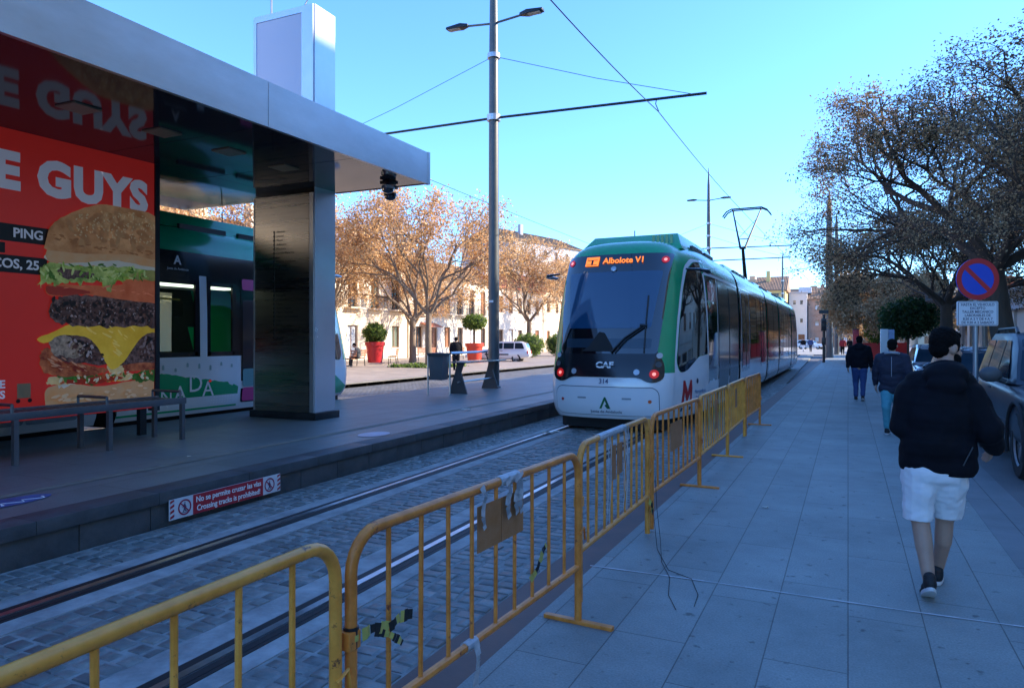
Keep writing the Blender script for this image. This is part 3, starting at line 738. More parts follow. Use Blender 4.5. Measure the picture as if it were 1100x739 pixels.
        # green stripe and red mark on the nose cheek
        skin_panel('nose_stripe', round_poly([(.35, .45), (2.06, 1.25), (2.06, .80), (.9, .31), (.5, .31)], .04), f, cen, .011, M['tram_green'], T, .1)
        text('M', .25, on_m(1.25, .5, .05), mat('metro_red', (0.45,0.02,0.02), .4), 'metro_emblem', T, bold=.006)
    return T
tram((-3.53, 11.60, 0), PAV_ROT, 'green and white tram facing the camera behind the yellow barriers', 1)
tram((-11.05, 13.2, 0.12), PI, 'green and white tram half hidden behind the shelter and advert', 2)
# ------------------------------------------------------------------ shelter with totem column and advert wall
SH = empty('tram_shelter', (-7.2, 9.2, PZ), 0, 'steel tram shelter with flat grey canopy, tall column and burger advert wall', 'shelter')
def loc(o): o.location = (7.2, -9.2, -PZ); return o     # parts below are written in scene coordinates
XF = -5.82; YE = 9.62; SL = (4.09-3.99)/6.35; TLT = (4.59-4.53)/5.7
zb = lambda y: 4.09-(YE-y)*SL
zt = lambda y: 4.59-(YE-y)*TLT
seams = [-8.0, -5.0, -2.3, 0.55, 3.13, 6.10, 9.62]
b = MB()
for a, c in zip(seams[:-1], seams[1:]):
    a2 = a+.008
    b.add([(XF, a2, zb(a2)), (XF, c, zb(c)), (XF, c, zt(c)), (XF, a2, zt(a2)), (XF-.05, a2, zb(a2)), (XF-.05, c, zb(c)), (XF-.05, c, zt(c)), (XF-.05, a2, zt(a2))],
          [(0,1,2,3),(4,7,6,5),(0,4,5,1),(1,5,6,2),(2,6,7,3),(3,7,4,0)])
b.box(XF-.06, XF+.006, YE-.03, YE+.03, zb(YE)-.005, zt(YE)+.01)
fas = loc(b.build('canopy_fascia', M['alu'], SH))
b = MB(); b.add([(XF-.06, -8, zt(-8)-.03), (XF-.06, YE, zt(YE)-.03), (-11.3, YE, zt(YE)-.03), (-11.3, -8, zt(-8)-.03), (XF-.06, -8, zb(-8)+.04), (XF-.06, YE, zb(YE)+.04), (-11.3, YE, zb(YE)+.04), (-11.3, -8, zb(-8)+.04)],
      [(0,1,2,3),(4,7,6,5),(0,4,5,1),(1,5,6,2),(2,6,7,3),(3,7,4,0)])
loc(b.build('canopy_roof', M['alu_side'], SH))
for xa, xb in ((-7.66, XF-.061), (-11.3, -8.89)):
    b = MB(); b.box(xa, xb, YE-.02, YE+.01, zb(YE), zt(YE)); loc(b.build('canopy_end_fascia', M['alu'], SH))
# soffit panels (glossy), with small square lamps
for k, (a, c) in enumerate(((-8, -5), (-5, -2.3), (-2.3, .55), (.55, 3.13), (3.13, 6.1), (6.1, 7.75), (7.75, 9.6))):
    b = MB()
    for x0, x1 in ((-8.5, XF-.055), (-11.3, -8.51)):
        b.add([(x0, a+.006, zb(a)+.01), (x1, a+.006, zb(a)+.01), (x1, c-.006, zb(c)+.01), (x0, c-.006, zb(c)+.01), (x0, a+.006, zb(a)+.03), (x1, a+.006, zb(a)+.03), (x1, c-.006, zb(c)+.03), (x0, c-.006, zb(c)+.03)],
          [(0,3,2,1),(4,5,6,7),(0,1,5,4),(1,2,6,5),(2,3,7,6),(3,0,4,7)])
    loc(b.build('soffit_panel', M['soffit'], SH))
b = MB()
lampm = mat('soffit_lamp', (0.28, 0.23, 0.13), .4)
for y in (1.6, 2.6, 3.6, 4.6, 5.6, 6.6, 7.6):
    b = MB(); b.box(-7.25, -6.95, y, y+.3, zb(y)-.004, zb(y)+.012); loc(b.build('soffit_lamp', lampm, SH))
# camera-side column: dark steel front with route map, pale cladding above and on the side
b = MB(); b.box(-8.88, -7.62, 9.02, 9.50, PZ+.12, 7.05); loc(b.build('column_core', M['steel_dark'], SH))
b = MB(); b.box(-7.618, -7.60, 9.01, 9.52, PZ+.12, 7.06); 
loc(b.build('column_side_panel', M['alu_side'], SH))
b = MB(); b.box(-8.95, -7.54, 8.95, 9.56, PZ, PZ+.118); loc(b.build('column_plinth', M['dark_metal'], SH, bevel=.006))
b = MB(); b.box(-8.88, -7.72, 9.0, 9.018, PZ+.12, 4.0); fp = loc(b.build('column_front_panel', mat('brushed', (0.36,0.335,0.30), .28, 1.0, var=.12, vscale=1.3, stretch=(.4,.4,14)), SH))
b = MB(); b.box(-7.70, -7.62, 8.99, 9.018, PZ+.12, 4.0); b.box(-8.90,-8.882, 8.99, 9.5, PZ+.12, 4.0); loc(b.build('column_trim', M['alu'], SH))
b = MB(); b.box(-8.82, -7.86, 8.985, 9.015, 4.66, 6.95); loc(b.build('column_light_box', mat('lightbox', (0.50,0.50,0.56), .35), SH, bevel=.01))
b = MB(); b.box(-8.89, -8.825, 8.98, 9.015, 4.6, 7.06); b.box(-7.855, -7.62, 8.98, 9.015, 4.6, 7.06); b.box(-8.825, -7.855, 8.98, 9.015, 6.955, 7.06); loc(b.build('light_box_frame', M['alu_side'], SH))
b = MB(); b.tube([(-8.7, 9.2, 7.06), (-8.7, 9.2, 7.9)], .02, 6); b.tube([(-7.95, 9.2, 7.06), (-8.0, 9.2, 7.15), (-7.9, 9.2, 7.3)], .012, 6); loc(b.build('column_antenna', M['alu'], SH))
b = MB()
stops = ['Albolote', 'Juncaril', 'Vicuna', 'Anfiteatro', 'Maracena', 'Cerrillo Maracena', 'Jaen', 'Estacion Autobuses', 'Argentinita', 'Luis Amador', 'Villarejo', 'Caleta', 'Estacion Ferrocarril', 'Universidad', 'Mendez Nunez', 'Recogidas', 'Alcazar Genil', 'Hipica', 'Andres Segovia', 'Palacio Deportes', 'Nuevo Los Carmenes', 'Dilar', 'PTS', 'Sierra Nevada', 'Fernando de los Rios', 'Armilla']
b.box(-8.455, -8.445, 8.992, 8.999, 1.62, 3.42)
for k in range(len(stops)):
    z = 3.40-k*.0705; b.box(-8.462, -8.438, 8.988, 8.999, z-.012, z+.012)
loc(b.build('route_map_line', M['black'], fp)); bpy.data.objects['route_map_line'].location = (0, 0, 0)
for k, s_ in enumerate(stops):
    z = 3.40-k*.0705
    text(s_, .052, basis((-8.40, 8.996, z), (1, 0, 0), (0, 0, 1)), M['black'], 'route_map_text', fp, align='LEFT', extrude=.0005)
# advert wall
AX = -8.55
b = MB(); b.box(AX-.12, AX-.01, -6, 6.80, .66, 4.07); loc(b.build('advert_case', M['dark_metal'], SH))
b = MB(); b.box(AX-.13, AX+.02, 6.80, 6.87, .62, 4.06); b.box(AX-.10, AX-.03, 6.6, 6.7, PZ, .66); b.box(AX-.10, AX-.03, 2.0, 2.1, PZ, .66); loc(b.build('advert_frame', M['dark_metal'], SH))
ad = MB().box(AX-.009, AX, -6, 6.795, .665, 4.065).build('advert_poster', mat('ad_red', (0.62, 0.030, 0.022), .30, spec=.5, var=.05, vscale=.6, glow=.05), SH); loc(ad)
adt = lambda y, z, off=.004: basis((AX+off, y, z), (0, 1, 0), (0, 0, 1))
AW = mat('ad_white', (0.72, 0.74, 0.82), .4, glow=.03)
text('FIVE GUYS', .56, adt(6.68, 3.53), AW, 'advert_title', ad, bold=.032, align='RIGHT', xs=.98, space=1.1)
for nm, z0, z1, ye in (('a', 2.74, 2.94, 5.36), ('b', 2.27, 2.37, 4.86), ('c', 2.38, 2.58, 5.33)):
    if nm == 'b': z0, z1 = 2.60, 2.72
    MB().box(AX+.001, AX+.004, 3.2, ye, z0, z1).build('advert_label_bar', M['black'], ad)
text('PING', .15, adt(5.285, 2.84, .006), AW, 'advert_text', ad, bold=.004, align='RIGHT')
text('COS, 25', .15, adt(5.24, 2.48, .006), AW, 'advert_text', ad, bold=.004, align='RIGHT')
text('LE\nES', .125, adt(4.86, 1.04, .006), AW, 'advert_text', ad, bold=.004, align='RIGHT')
b = MB(); b.box(AX+.002, AX+.005, 4.99, 5.14, .93, 1.10, 0)
for y in (5.0, 5.13): b.add([(AX+.006, y+.025*math.cos(k*PI/5), .90+.025*math.sin(k*PI/5)) for k in range(10)], [tuple(range(10))], 1)
b.build('advert_trolley_icon', [mat('kraft', (0.35,0.22,0.11), .6), M['black']], ad, recalc=False)
# burger, as flat printed shapes.  BY/BZ map the picture to the wall: s in 0..1 (left to right), t in 0..1 (bottom to top)
rb = random.Random(11)
BY0, BY1, BZ0, BZ1 = 5.31, 7.0, .70, 3.36
TK = [0,.15,.24,.31,.45,.515,.64,.71,.80,.86,1.0]; TV = [0,.135,.185,.24,.375,.43,.555,.625,.70,.76,1.0]
LIM = 6.79
def bp(s, t): return (min(BY0+(BY1-BY0)*s, LIM), BZ0+(BZ1-BZ0)*float(np.interp(t, TK, TV)))
lay = [0]
def blob2(name, pts, m, wob=.006, seg=6, par=None):
    lay[0] += 1; out = []; n = len(pts)
    for i in range(n):           # closed catmull-rom through the points, with a small wobble
        p0, p1, p2, p3 = pts[i-1], pts[i], pts[(i+1)%n], pts[(i+2)%n]
        for k in range(seg):
            t = k/seg
            q = [0.5*((2*p1[j])+(-p0[j]+p2[j])*t+(2*p0[j]-5*p1[j]+4*p2[j]-p3[j])*t*t+(-p0[j]+3*p1[j]-3*p2[j]+p3[j])*t**3)+rb.uniform(-wob, wob) for j in (0, 1)]
            out.append(bp(q[0], q[1]))
    off = .002+lay[0]*.0007
    b = MB(); b.add([(AX+off, y, z) for y, z in out], [tuple(range(len(out)))], 0)
    return b.build(name, m, par or ad, recalc=False)
bun = mat('bun', (0.42,0.17,0.055), .4, glow=.05, var=.25, vscale=3.5, col2=(0.60,0.33,0.15))
bun_l = mat('bun_light', (0.62,0.42,0.24), .45, glow=.05, var=.2, vscale=5, col2=(0.52,0.27,0.11))
pat = mat('patty', (0.018,0.010,0.010), .25, glow=.05, var=.8, vscale=17, col2=(0.20,0.12,0.11))
tom = mat('tomato', (0.55,0.10,0.03), .3, glow=.05, var=.15, vscale=5, col2=(0.62,0.17,0.07)); tom2 = mat('tomato2', (0.42,0.04,0.02), .3, glow=.03)
let = mat('lettuce', (0.13,0.30,0.03), .4, glow=.05, var=.4, vscale=9, col2=(0.48,0.58,0.18)); chs = mat('cheese', (0.70,0.40,0.02), .35, glow=.05, var=.12, vscale=3, col2=(0.80,0.55,0.06))
bac = mat('bacon', (0.30,0.035,0.02), .3, glow=.05, var=.5, vscale=10, col2=(0.55,0.18,0.07)); pk = mat('pickle', (0.04,0.13,0.02), .35, glow=.05, var=.4, vscale=12)
oni = mat('onion', (0.58,0.45,0.22), .35, glow=.05, var=.2, vscale=9); may = mat('mayo', (0.62,0.60,0.50), .3, glow=.03)
blob2('bun_bottom', [(.02,.14),(.0,.07),(.05,.0),(.5,-.0),(1.02,.0),(1.05,.1),(1.0,.17),(.7,.15),(.4,.13),(.2,.15)], bun_l, .002)
blob2('bun_crust', [(.12,.03),(.5,.05),(.9,.04),(1.0,.0),(.5,-.0),(.1,.0)], bun, .008)
blob2('onion', [(.04,.19),(.1,.14),(.22,.15),(.3,.2),(.2,.22),(.1,.22)], may, .01)
for s in (.1, .22, .36, .5, .62, .76, .88): blob2('relish', [(s-.09,.17),(s,.135+rb.uniform(0,.02)),(s+.1,.165),(s+.05,.215),(s-.05,.22)], [oni, tom2, pk, chs, oni, tom, pk][int(s*7.9) % 7], .008)
blob2('ketchup', [(.24,.16),(.32,.145),(.45,.155),(.6,.17),(.5,.2),(.3,.2)], tom2, .008)
blob2('pickle', [(.08,.22),(.2,.19),(.3,.21),(.25,.245),(.12,.245)], pk, .006)
blob2('pickle', [(.72,.20),(.85,.175),(1.0,.2),(.95,.235),(.8,.24)], pk, .006)
blob2('bacon', [(-.04,.30),(.02,.24),(.2,.21),(.42,.23),(.46,.26),(.3,.29),(.1,.36),(-.02,.37)], bac, .008)
blob2('bacon', [(.55,.27),(.7,.23),(.9,.25),(1.02,.28),(1.02,.34),(.85,.33),(.7,.34)], bac, .01)
blob2('onion', [(.46,.26),(.52,.21),(.6,.22),(.58,.29),(.5,.3)], oni, .006)
blob2('patty', [(.04,.42),(.08,.33),(.25,.295),(.5,.28),(.9,.30),(1.05,.36),(1.05,.44),(.8,.46),(.4,.44),(.15,.46)], pat, .012)
blob2('onion', [(.02,.40),(.08,.34),(.22,.33),(.3,.36),(.2,.42),(.08,.45)], mat('grill', (0.25,0.20,0.16), .3, glow=.05, var=.7, vscale=20), .01)
blob2('cheese_slice', [(-.06,.42),(.06,.455),(.2,.50),(.55,.515),(1.05,.50),(1.05,.44),(.9,.455),(.76,.43),(.60,.30),(.52,.255),(.47,.275),(.38,.38),(.28,.43),(.1,.435),(.0,.40)], chs, .002)
blob2('patty', [(.05,.60),(.03,.54),(.12,.50),(.4,.485),(.8,.49),(1.05,.50),(1.05,.64),(.8,.66),(.4,.645),(.15,.64)], pat, .012)
blob2('tomato', [(.0,.665),(.04,.625),(.3,.64),(.7,.62),(1.05,.625),(1.05,.70),(.8,.715),(.4,.69),(.1,.68)], tom, .003)
blob2('tomato', [(.6,.70),(.8,.68),(1.05,.68),(1.05,.74),(.8,.755),(.62,.745)], tom, .003)
blob2('tomato_rim', [(.0,.665),(.04,.63),(.3,.645),(.3,.66),(.1,.672)], tom2, .002)
blob2('lettuce', [(-.03,.75),(-.05,.67),(.01,.69),(.06,.67),(.15,.70),(.25,.69),(.4,.71),(.46,.67),(.52,.72),(.7,.74),(1.05,.74),(1.05,.80),(.6,.82),(.2,.79),(.0,.78)], let, .014)
blob2('sauce', [(.08,.73),(.2,.71),(.35,.73),(.3,.76),(.12,.765)], pat, .01)
blob2('lettuce', [(.42,.74),(.47,.67),(.52,.69),(.56,.75),(.66,.79),(.5,.80)], let, .012)
blob2('pickle', [(.62,.745),(.75,.735),(.95,.75),(1.0,.79),(.8,.80)], mat('pickle_slice', (0.25,0.25,0.07), .35, glow=.05, var=.3, vscale=11), .006)
blob2('sauce', [(.0,.80),(.2,.785),(.5,.80),(.8,.805),(1.05,.80),(1.05,.83),(.5,.84),(.05,.83)], may, .006)
blob2('bun_underside', [(.0,.84),(.03,.79),(.2,.80),(.5,.83),(.8,.82),(1.05,.82),(1.05,.88),(.5,.88),(.1,.88)], bun_l, .003)
bt = blob2('bun_top', [(.0,.88),(.01,.845),(.3,.85),(.6,.865),(1.05,.86),(1.06,.92),(1.02,.965),(.85,.995),(.6,1.01),(.38,.995),(.18,.96),(.04,.92)], bun, .002)
blob2('bun_highlight', [(.3,.94),(.45,.93),(.7,.945),(.9,.94),(.85,.975),(.6,.985),(.4,.97)], mat('bun_mid', (0.50,0.26,0.10), .4, glow=.05, var=.3, vscale=14, col2=(0.64,0.40,0.20)), .006)
def scatter(name, poly, n, size, mats_, seed, asp=.6, ang=None):
    """small printed flecks inside a region of the picture"""
    r = random.Random(seed); lay[0] += 1; off = .002+lay[0]*.0007; b = MB()
    def inside(s, t):
        c = False; m_ = len(poly)
        for i in range(m_):
            (x1, y1), (x2, y2) = poly[i-1], poly[i]
            if (y1 > t) != (y2 > t) and s < (x2-x1)*(t-y1)/(y2-y1)+x1: c = not c
        return c
    ss = [p[0] for p in poly]; ts = [p[1] for p in poly]; k = 0; tries = 0
    while k < n and tries < n*12:
        tries += 1; s = r.uniform(min(ss), min(max(ss), .95)); t = r.uniform(min(ts), max(ts))
        if not inside(s, t): continue
        y, z = bp(s, t); q = size*r.uniform(.4, 1.3); a = r.uniform(0, PI) if ang is None else ang+r.uniform(-.3, .3)
        if y > LIM-q: continue
        ca, sn = math.cos(a), math.sin(a); pts = []
        for j in range(9):
            th = 2*PI*j/9; rr = q*r.uniform(.7, 1.15); pts.append((AX+off+k*2e-6, y+ca*rr*math.cos(th)-sn*rr*asp*math.sin(th), z+sn*rr*math.cos(th)+ca*rr*asp*math.sin(th)))
        b.add(pts, [tuple(range(9))], r.randrange(len(mats_))); k += 1
    return b.build(name, mats_, ad, recalc=False)
P_up = [(.05,.62),(.04,.54),(.12,.51),(.4,.50),(.95,.50),(.95,.60),(.4,.62),(.15,.62)]
P_lo = [(.28,.40),(.45,.30),(.50,.29)]
def pm(n, c, r_=.3): return mat('print_'+n, c, r_, glow=.03)
scatter('patty_crust', P_up, 150, .040, [pm('char', (.012,.007,.006)), pm('meat', (.10,.045,.035)), pm('meat_dark', (.035,.016,.014))], 1)
scatter('patty_gloss', P_up, 70, .016, [pm('gloss', (.42,.33,.32)), pm('gloss_b', (.25,.17,.16))], 2, .45)
scatter('tomato_gloss', [(.05,.665),(.3,.66),(.8,.65),(.95,.66),(.95,.70),(.4,.69),(.1,.675)], 14, .05, [pm('tomato_l', (.75,.25,.13))], 3, .15, 0)
scatter('lettuce_fold', [(-.04,.74),(-.02,.69),(.15,.71),(.4,.71),(.5,.72),(.9,.75),(.95,.79),(.5,.81),(.1,.785)], 75, .045, [pm('let_l', (.55,.66,.25)), pm('let_d', (.06,.17,.015)), pm('let_m', (.25,.42,.06))], 4, .3)
scatter('bun_bake', [(.08,.90),(.3,.88),(.9,.89),(.95,.95),(.6,.985),(.3,.97),(.12,.93)], 60, .075, [pm('bun_a', (.52,.27,.11)), pm('bun_b', (.46,.21,.08))], 5, .5)
scatter('bun_shadow_fleck', [(.03,.88),(.4,.865),(.9,.87),(.9,.885),(.4,.88),(.05,.90)], 40, .035, [pm('bun_c', (.36,.15,.05))], 6, .35, 0)
scatter('bun_crumb', [(.05,.10),(.1,.03),(.9,.04),(.95,.12),(.5,.12)], 70, .05, [pm('crumb', (.70,.50,.30)), pm('crumb_b', (.55,.33,.16))], 7, .4, 0)
scatter('cheese_sheen', [(.2,.48),(.45,.40),(.55,.33),(.62,.42),(.7,.48),(.4,.50)], 16, .06, [pm('cheese_l', (.88,.66,.16))], 8, .25, -.6)
scatter('bacon_streak', [(.0,.33),(.1,.25),(.38,.25),(.3,.28),(.08,.34)], 36, .045, [pm('bac_l', (.65,.30,.16)), pm('bac_d', (.22,.02,.015))], 9, .22, -.35)
scatter('patty_crust', [(.78,.42),(.70,.32),(.95,.31),(.95,.43)], 45, .035, [pm('char', (0,0,0)), pm('meat', (0,0,0)), pm('gloss_b', (0,0,0))], 10)
scatter('patty_crust', [(.12,.40),(.2,.34),(.42,.30),(.44,.33),(.34,.38),(.22,.42)], 60, .032, [pm('char', (0,0,0)), pm('meat', (0,0,0)), pm('gloss', (0,0,0))], 11)
scatter('relish_bits', [(.08,.21),(.1,.165),(.9,.165),(.95,.23),(.5,.24)], 60, .035, [pm('r1', (.55,.10,.03)), pm('r2', (.62,.50,.22)), pm('r3', (.07,.20,.03)), pm('r4', (.70,.62,.40))], 12, .5)
b = MB(); sa = mat('sesame', (0.66,0.50,0.28), .5, glow=.03)
for k in range(150):
    s = rb.uniform(.2, .98); t = rb.uniform(.90, .992)
    if t > .925+.068*math.sin(PI*min(max((s-.02)/1.2, 0), 1)): continue
    y, z = bp(s, t)
    if y > LIM-.03: continue
    a = rb.uniform(0, PI); ca, sn = math.cos(a), math.sin(a); q = .016
    b.add([(AX+.045, y+ca*q*math.cos(k2*PI/4)-sn*q*.55*math.sin(k2*PI/4), z+sn*q*math.cos(k2*PI/4)+ca*q*.55*math.sin(k2*PI/4)) for k2 in range(8)], [tuple(range(8))])
b.build('sesame_seeds', sa, ad, recalc=False)

# security cameras under the canopy corner
for i, (x, y, lab) in enumerate(((-6.28, 9.15, 'upper pale dome camera hanging under the canopy corner'), (-6.42, 9.42, 'lower black dome camera hanging under the canopy corner'))):
    zc = 4.06
    e = empty('dome_camera', (x, y, zc), 0, lab, 'security camera', 'dome cameras under the canopy')
    b = MB(); b.box(-.09, .09, -.09, .09, -.03, .02); b.tube([(0,0,-.02),(0,0,-.07-.07*i)], .03, 8); b.build('bracket', M['dark_metal'], e, bevel=.005)
    zz = -.05-.05*i
    b = MB(); b.lathe([(.05, zz+.01), (.10, zz), (.105, zz-.05)], 18); b.build('housing', M['alu_side'] if i == 0 else M['black'], e, smooth=True)
    b = MB(); b.lathe([(.095, zz-.051), (.09, zz-.08), (.055, zz-.11), (.01, zz-.12)], 18); b.build('dome', M['tram_glass'], e, smooth=True)

# bench in front of the advert
be = empty('platform_bench', (-8.0, 4.5, PZ), 0, 'long grey metal bench in front of the burger advert', 'bench')
def B(o): o.location = (8.0, -4.5, -PZ); return o
gm = mat('bench_grey', (0.13,0.135,0.145), .4, .5, var=.15)
b = MB(); b.box(-7.76, -7.72, 2.3, 6.62, .77, .85); b.box(-8.28, -8.24, 2.3, 6.62, .77, .85); B(b.build('seat_rail', gm, be, bevel=.004))
b = MB()
for k in range(56): b.box(-8.24, -7.76, 2.36+k*.076, 2.36+k*.076+.03, .80, .835)
B(b.build('seat_slats', gm, be))
for y in (3.4, 4.5, 5.55, 6.57):
    b = MB(); b.box(-7.765, -7.715, y-.025, y+.025, PZ, .77); B(b.build('leg', gm, be)); b = MB(); b.box(-8.285, -8.235, y-.025, y+.025, PZ, .77); B(b.build('leg', gm, be))
for y in (4.5, 5.55, 6.57):
    b = MB(); b.tube([(-7.74, y-.03, .84), (-7.74, y-.03, .93), (-8.26, y-.03, .93), (-8.26, y-.03, .84)], .018, 4); B(b.build('armrest', gm, be))

# lean bench and litter bin further along the platform
lb = empty('lean_bench', (-8.2, 15.8, PZ), R(3), 'narrow steel leaning bench beside the tall catenary pole on the platform', 'bench')
b = MB()
for y in (-1.0, .95):
    b = MB(); b.prism([(-.24, 0), (.24, 0), (.08, .5), (.16, .74), (-.02, .74), (-.08, .5)], 'y', y, y+.05); b.build('leg', M['plastic_grey'], lb)
MB().box(-.1, .36, -1.15, 1.25, .74, .775).build('seat', M['steel'], lb, bevel=.008)
b = MB(); b.tube([(-.12, -1.15, .98), (-.12, 1.05, .98)], .03, 8); b.tube([(.05, -1.1, .28), (.05, 1.1, .28)], .022, 8); b.build('rail', M['alu'], lb, smooth=True)
for y in (-1.0, .98): MB().tube([(-.06, y, .74), (-.12, y, .98)], .02, 6).build('rail_support', M['dark_metal'], lb)
lt = empty('litter_bin', (-8.35, 14.25, PZ), 0, 'grey hanging litter bin on a steel post at the near end of the lean bench', 'litter bin')
b = MB(); b.prism([(-.16, .36), (.16, .36), (.20, .92), (-.20, .92)], 'y', -.15, .15); b.build('bin_body', mat('bin_grey', (0.14,0.15,0.16), .4, .3), lt, bevel=.01)
MB().box(-.22, .22, -.17, .17, .92, .99).build('lid', M['plastic_grey'], lt, bevel=.01)
MB().tube([(-.24, -.1, 0), (-.24, -.1, .95)], .022, 8).build('post', M['alu'], lt)
MB().tube([(.24, .1, 0), (.24, .1, .95)], .022, 8).build('post', M['alu'], lt)

# safety notice on the platform face
no = empty('safety_notice', (-5.19, 4.95, .0), 0, 'red and white notice about not crossing the tracks on the platform face', 'sign')
NX = -5.205
Nn = lambda y, z, off=.004: basis((NX+.01+off, y, z), (0,1,0), (0,0,1))
def L3(o): o.location = (5.19, -4.95, 0); return o
NY0, NY1 = 4.28, 5.62; z0, z1 = .045, .222
L3(MB().box(NX, NX+.01, NY0, NY1, z0, z1).build('notice_board', mat('notice_white', (0.62,0.62,0.64), .4), no))
L3(MB().box(NX+.01, NX+.0125, NY0+.245, NY1-.245, z0+.001, z1-.001).build('red_field', mat('notice_red', (0.40,0.02,0.035), .4), no))
o = text('No se permite cruzar las vías', .072, Nn(4.95, .172), M['white_text'], 'notice_text', no, bold=.0012, xs=.93); L3(o)
o = text('Crossing tracks is prohibited!', .072, Nn(4.95, .093), M['white_text'], 'notice_text', no, bold=.0012, xs=.90); L3(o)
for cy in (NY0+.155, NY1-.155):
    b = MB(); n = 28
    for k in range(n):
        a, c = 2*PI*k/n, 2*PI*(k+1)/n
        P = lambda r, t: (NX+.0125, cy+r*math.cos(t), .133+r*math.sin(t))
        b.quad(P(.070,a), P(.070,c), P(.056,c), P(.056,a), 0)
    b.add([(NX+.0135, cy-.048, .170), (NX+.0135, cy-.040, .178), (NX+.0135, cy+.048, .096), (NX+.0135, cy+.040, .088)], [(0,1,2,3)], 0)
    h = lambda pts, mi: b.add([(NX+.0118, cy+p[0], .133+p[1]) for p in pts], [tuple(range(len(pts)))], mi)
    h([(-.008,.030),(.006,.030),(.012,.012),(.020,-.002),(.012,-.006),(.006,.002),(.010,-.022),(.022,-.034),(.012,-.040),(-.001,-.026),(-.010,-.040),(-.022,-.040),(-.010,-.020),(-.010,.004),(-.020,-.004),(-.024,.004),(-.012,.020)], 1)
    h([(.006*math.cos(k*PI/4)+.002, .039+.007*math.sin(k*PI/4)) for k in range(8)], 1)
    h([(-.034,-.042),(.034,-.042),(.034,-.047),(-.034,-.047)], 1)
    L3(b.build('pictogram', [mat('pic_red', (0.30,0.01,0.06), .4), M['sign_text']], no, recalc=False))
for ys, sg in ((NY0, 1), (NY1-.05, 1)):
    b = MB()
    for k in range(4):
        zz = z0+.008+k*.045; b.quad((NX+.0125, ys+.004, zz), (NX+.0125, ys+.046, zz+.018), (NX+.0125, ys+.046, min(zz+.040, z1)), (NX+.0125, ys+.004, zz+.022))
    L3(b.build('hazard_stripes', MATS['notice_red'], no, recalc=False))
# floor stickers
def floor_disc(name, x, y, r, m, lab, ry=None):
    e = MB(); e.add([(x+r*math.cos(k*PI/18), y+(ry or r)*math.sin(k*PI/18), PZ+.006) for k in range(36)], [tuple(range(36))]); o = e.build(name, m, recalc=False); tag(o, lab, 'floor sticker', 'round stickers on the platform floor'); return o
o = floor_disc('floor_sticker', -6.02, 3.42, .15, mat('sticker_blue', (0.05,0.12,0.30), .5, var=.4, vscale=9), 'worn blue round sticker on the platform floor, near the left edge of the photo', .36)
b = MB(); b.tube([(-6.0, 3.3+.08*k, PZ+.008) if k % 2 else (-5.92, 3.35+.08*k, PZ+.008) for k in range(6)], .012, 4, flat=.2); b.build('sticker_figure', M['white_text'], o)
o = floor_disc('floor_sticker', -5.72, 8.0, .19, mat('sticker_pale', (0.30,0.42,0.55), .4, var=.2), 'small pale blue round sticker on the platform floor before the column', .27)

# ------------------------------------------------------------------ masts and wires
def mast(x, y, h, lab, arms, lampz=10.2, r0=.155, stay=True, name='catenary_mast', z=PZ, grp='masts of the tram line', rot=0):
    e = empty(name, (x, y, z), rot, lab, 'mast', grp); h -= z
    MB().lathe([(r0, 0), (r0*.95, 3), (r0*.8, h*.72), (r0*.6, h-1.2), (.02, h)], 20).build('pole', M['pole_paint'], e, smooth=True)
    MB().lathe([(r0+.04, 0), (r0+.04, .03), (r0+.005, .05)], 20).build('base_ring', M['pole_paint'], e)
    for az, xl, xr, dz in arms:
        MB().tube([(xl, 0, az-z-dz*.0), (0, 0, az-z), (xr, 0, az-z-dz)], .035, 8).build('bracket_arm', M['dark_metal'], e, smooth=True)
        MB().lathe([(r0+.03, az-z-.08), (r0+.03, az-z+.08)], 16).build('clamp', M['alu'], e)
        if stay:
            for xe, ze in ((xl*.93, az-z), (xr*.94, az-z-dz*.94)):
                MB().tube([(0, 0, az-z+1.68), (xe*.55, 0, (az-z+1.68)*.45+ze*.55-.05), (xe, 0, ze+.02)], .008, 4).build('stay_wire', M['black'], e)
            MB().lathe([(r0+.02, az-z+1.62), (r0+.02, az-z+1.74)], 16).build('clamp', M['alu'], e)
        for xw in (-3.75,):
            if xr > 4: MB().tube([(4.45, 0, az-z-dz*.8), (4.42, .02, az-z-.22), (4.5, 0, az-z-.42)], .012, 5).build('wire_hanger', M['dark_metal'], e)
    if lampz:
        for sg in (-1, 1):
            l = empty('street_light', (0, 0, 0)); l.parent = e
            bpy.data.objects.remove(l)
            a = MB(); a.tube([(sg*.1, 0, lampz-z), (sg*.85, 0, lampz-z+.07)], .03, 8); ar = a.build('lamp_arm', M['pole_paint'], e, smooth=True)
            a = MB(); zz = lampz-z+.08
            a.add([(sg*.78, -.05, zz-.03), (sg*.78, .05, zz-.03), (sg*.78, .05, zz+.04), (sg*.78, -.05, zz+.04),
                   (sg*1.0, -.13, zz-.045), (sg*1.0, .13, zz-.045), (sg*1.0, .10, zz+.075), (sg*1.0, -.10, zz+.075),
                   (sg*1.45, -.10, zz-.02), (sg*1.45, .10, zz-.02), (sg*1.45, .07, zz+.05), (sg*1.45, -.07, zz+.05)],
                  [(0,1,2,3),(8,11,10,9)]+[(i+k, i+(k+1)%4, i+4+(k+1)%4, i+4+k) for i in (0, 4) for k in range(4)])
            hd = a.build('lamp_head', M['dark_metal'], ar, bevel=.012)
            MB().box(min(sg*1.02, sg*1.38), max(sg*1.02, sg*1.38), -.08, .08, zz-.052, zz-.034).build('lamp_glass', mat('lampglass', (0.35,0.33,0.28), .2), hd)
    return e
m1 = mast(-8.3, 17.1, 13.2, 'tall grey catenary pole with double lamp head standing on the platform', [(7.62, -6.2, 5.65, .14)])
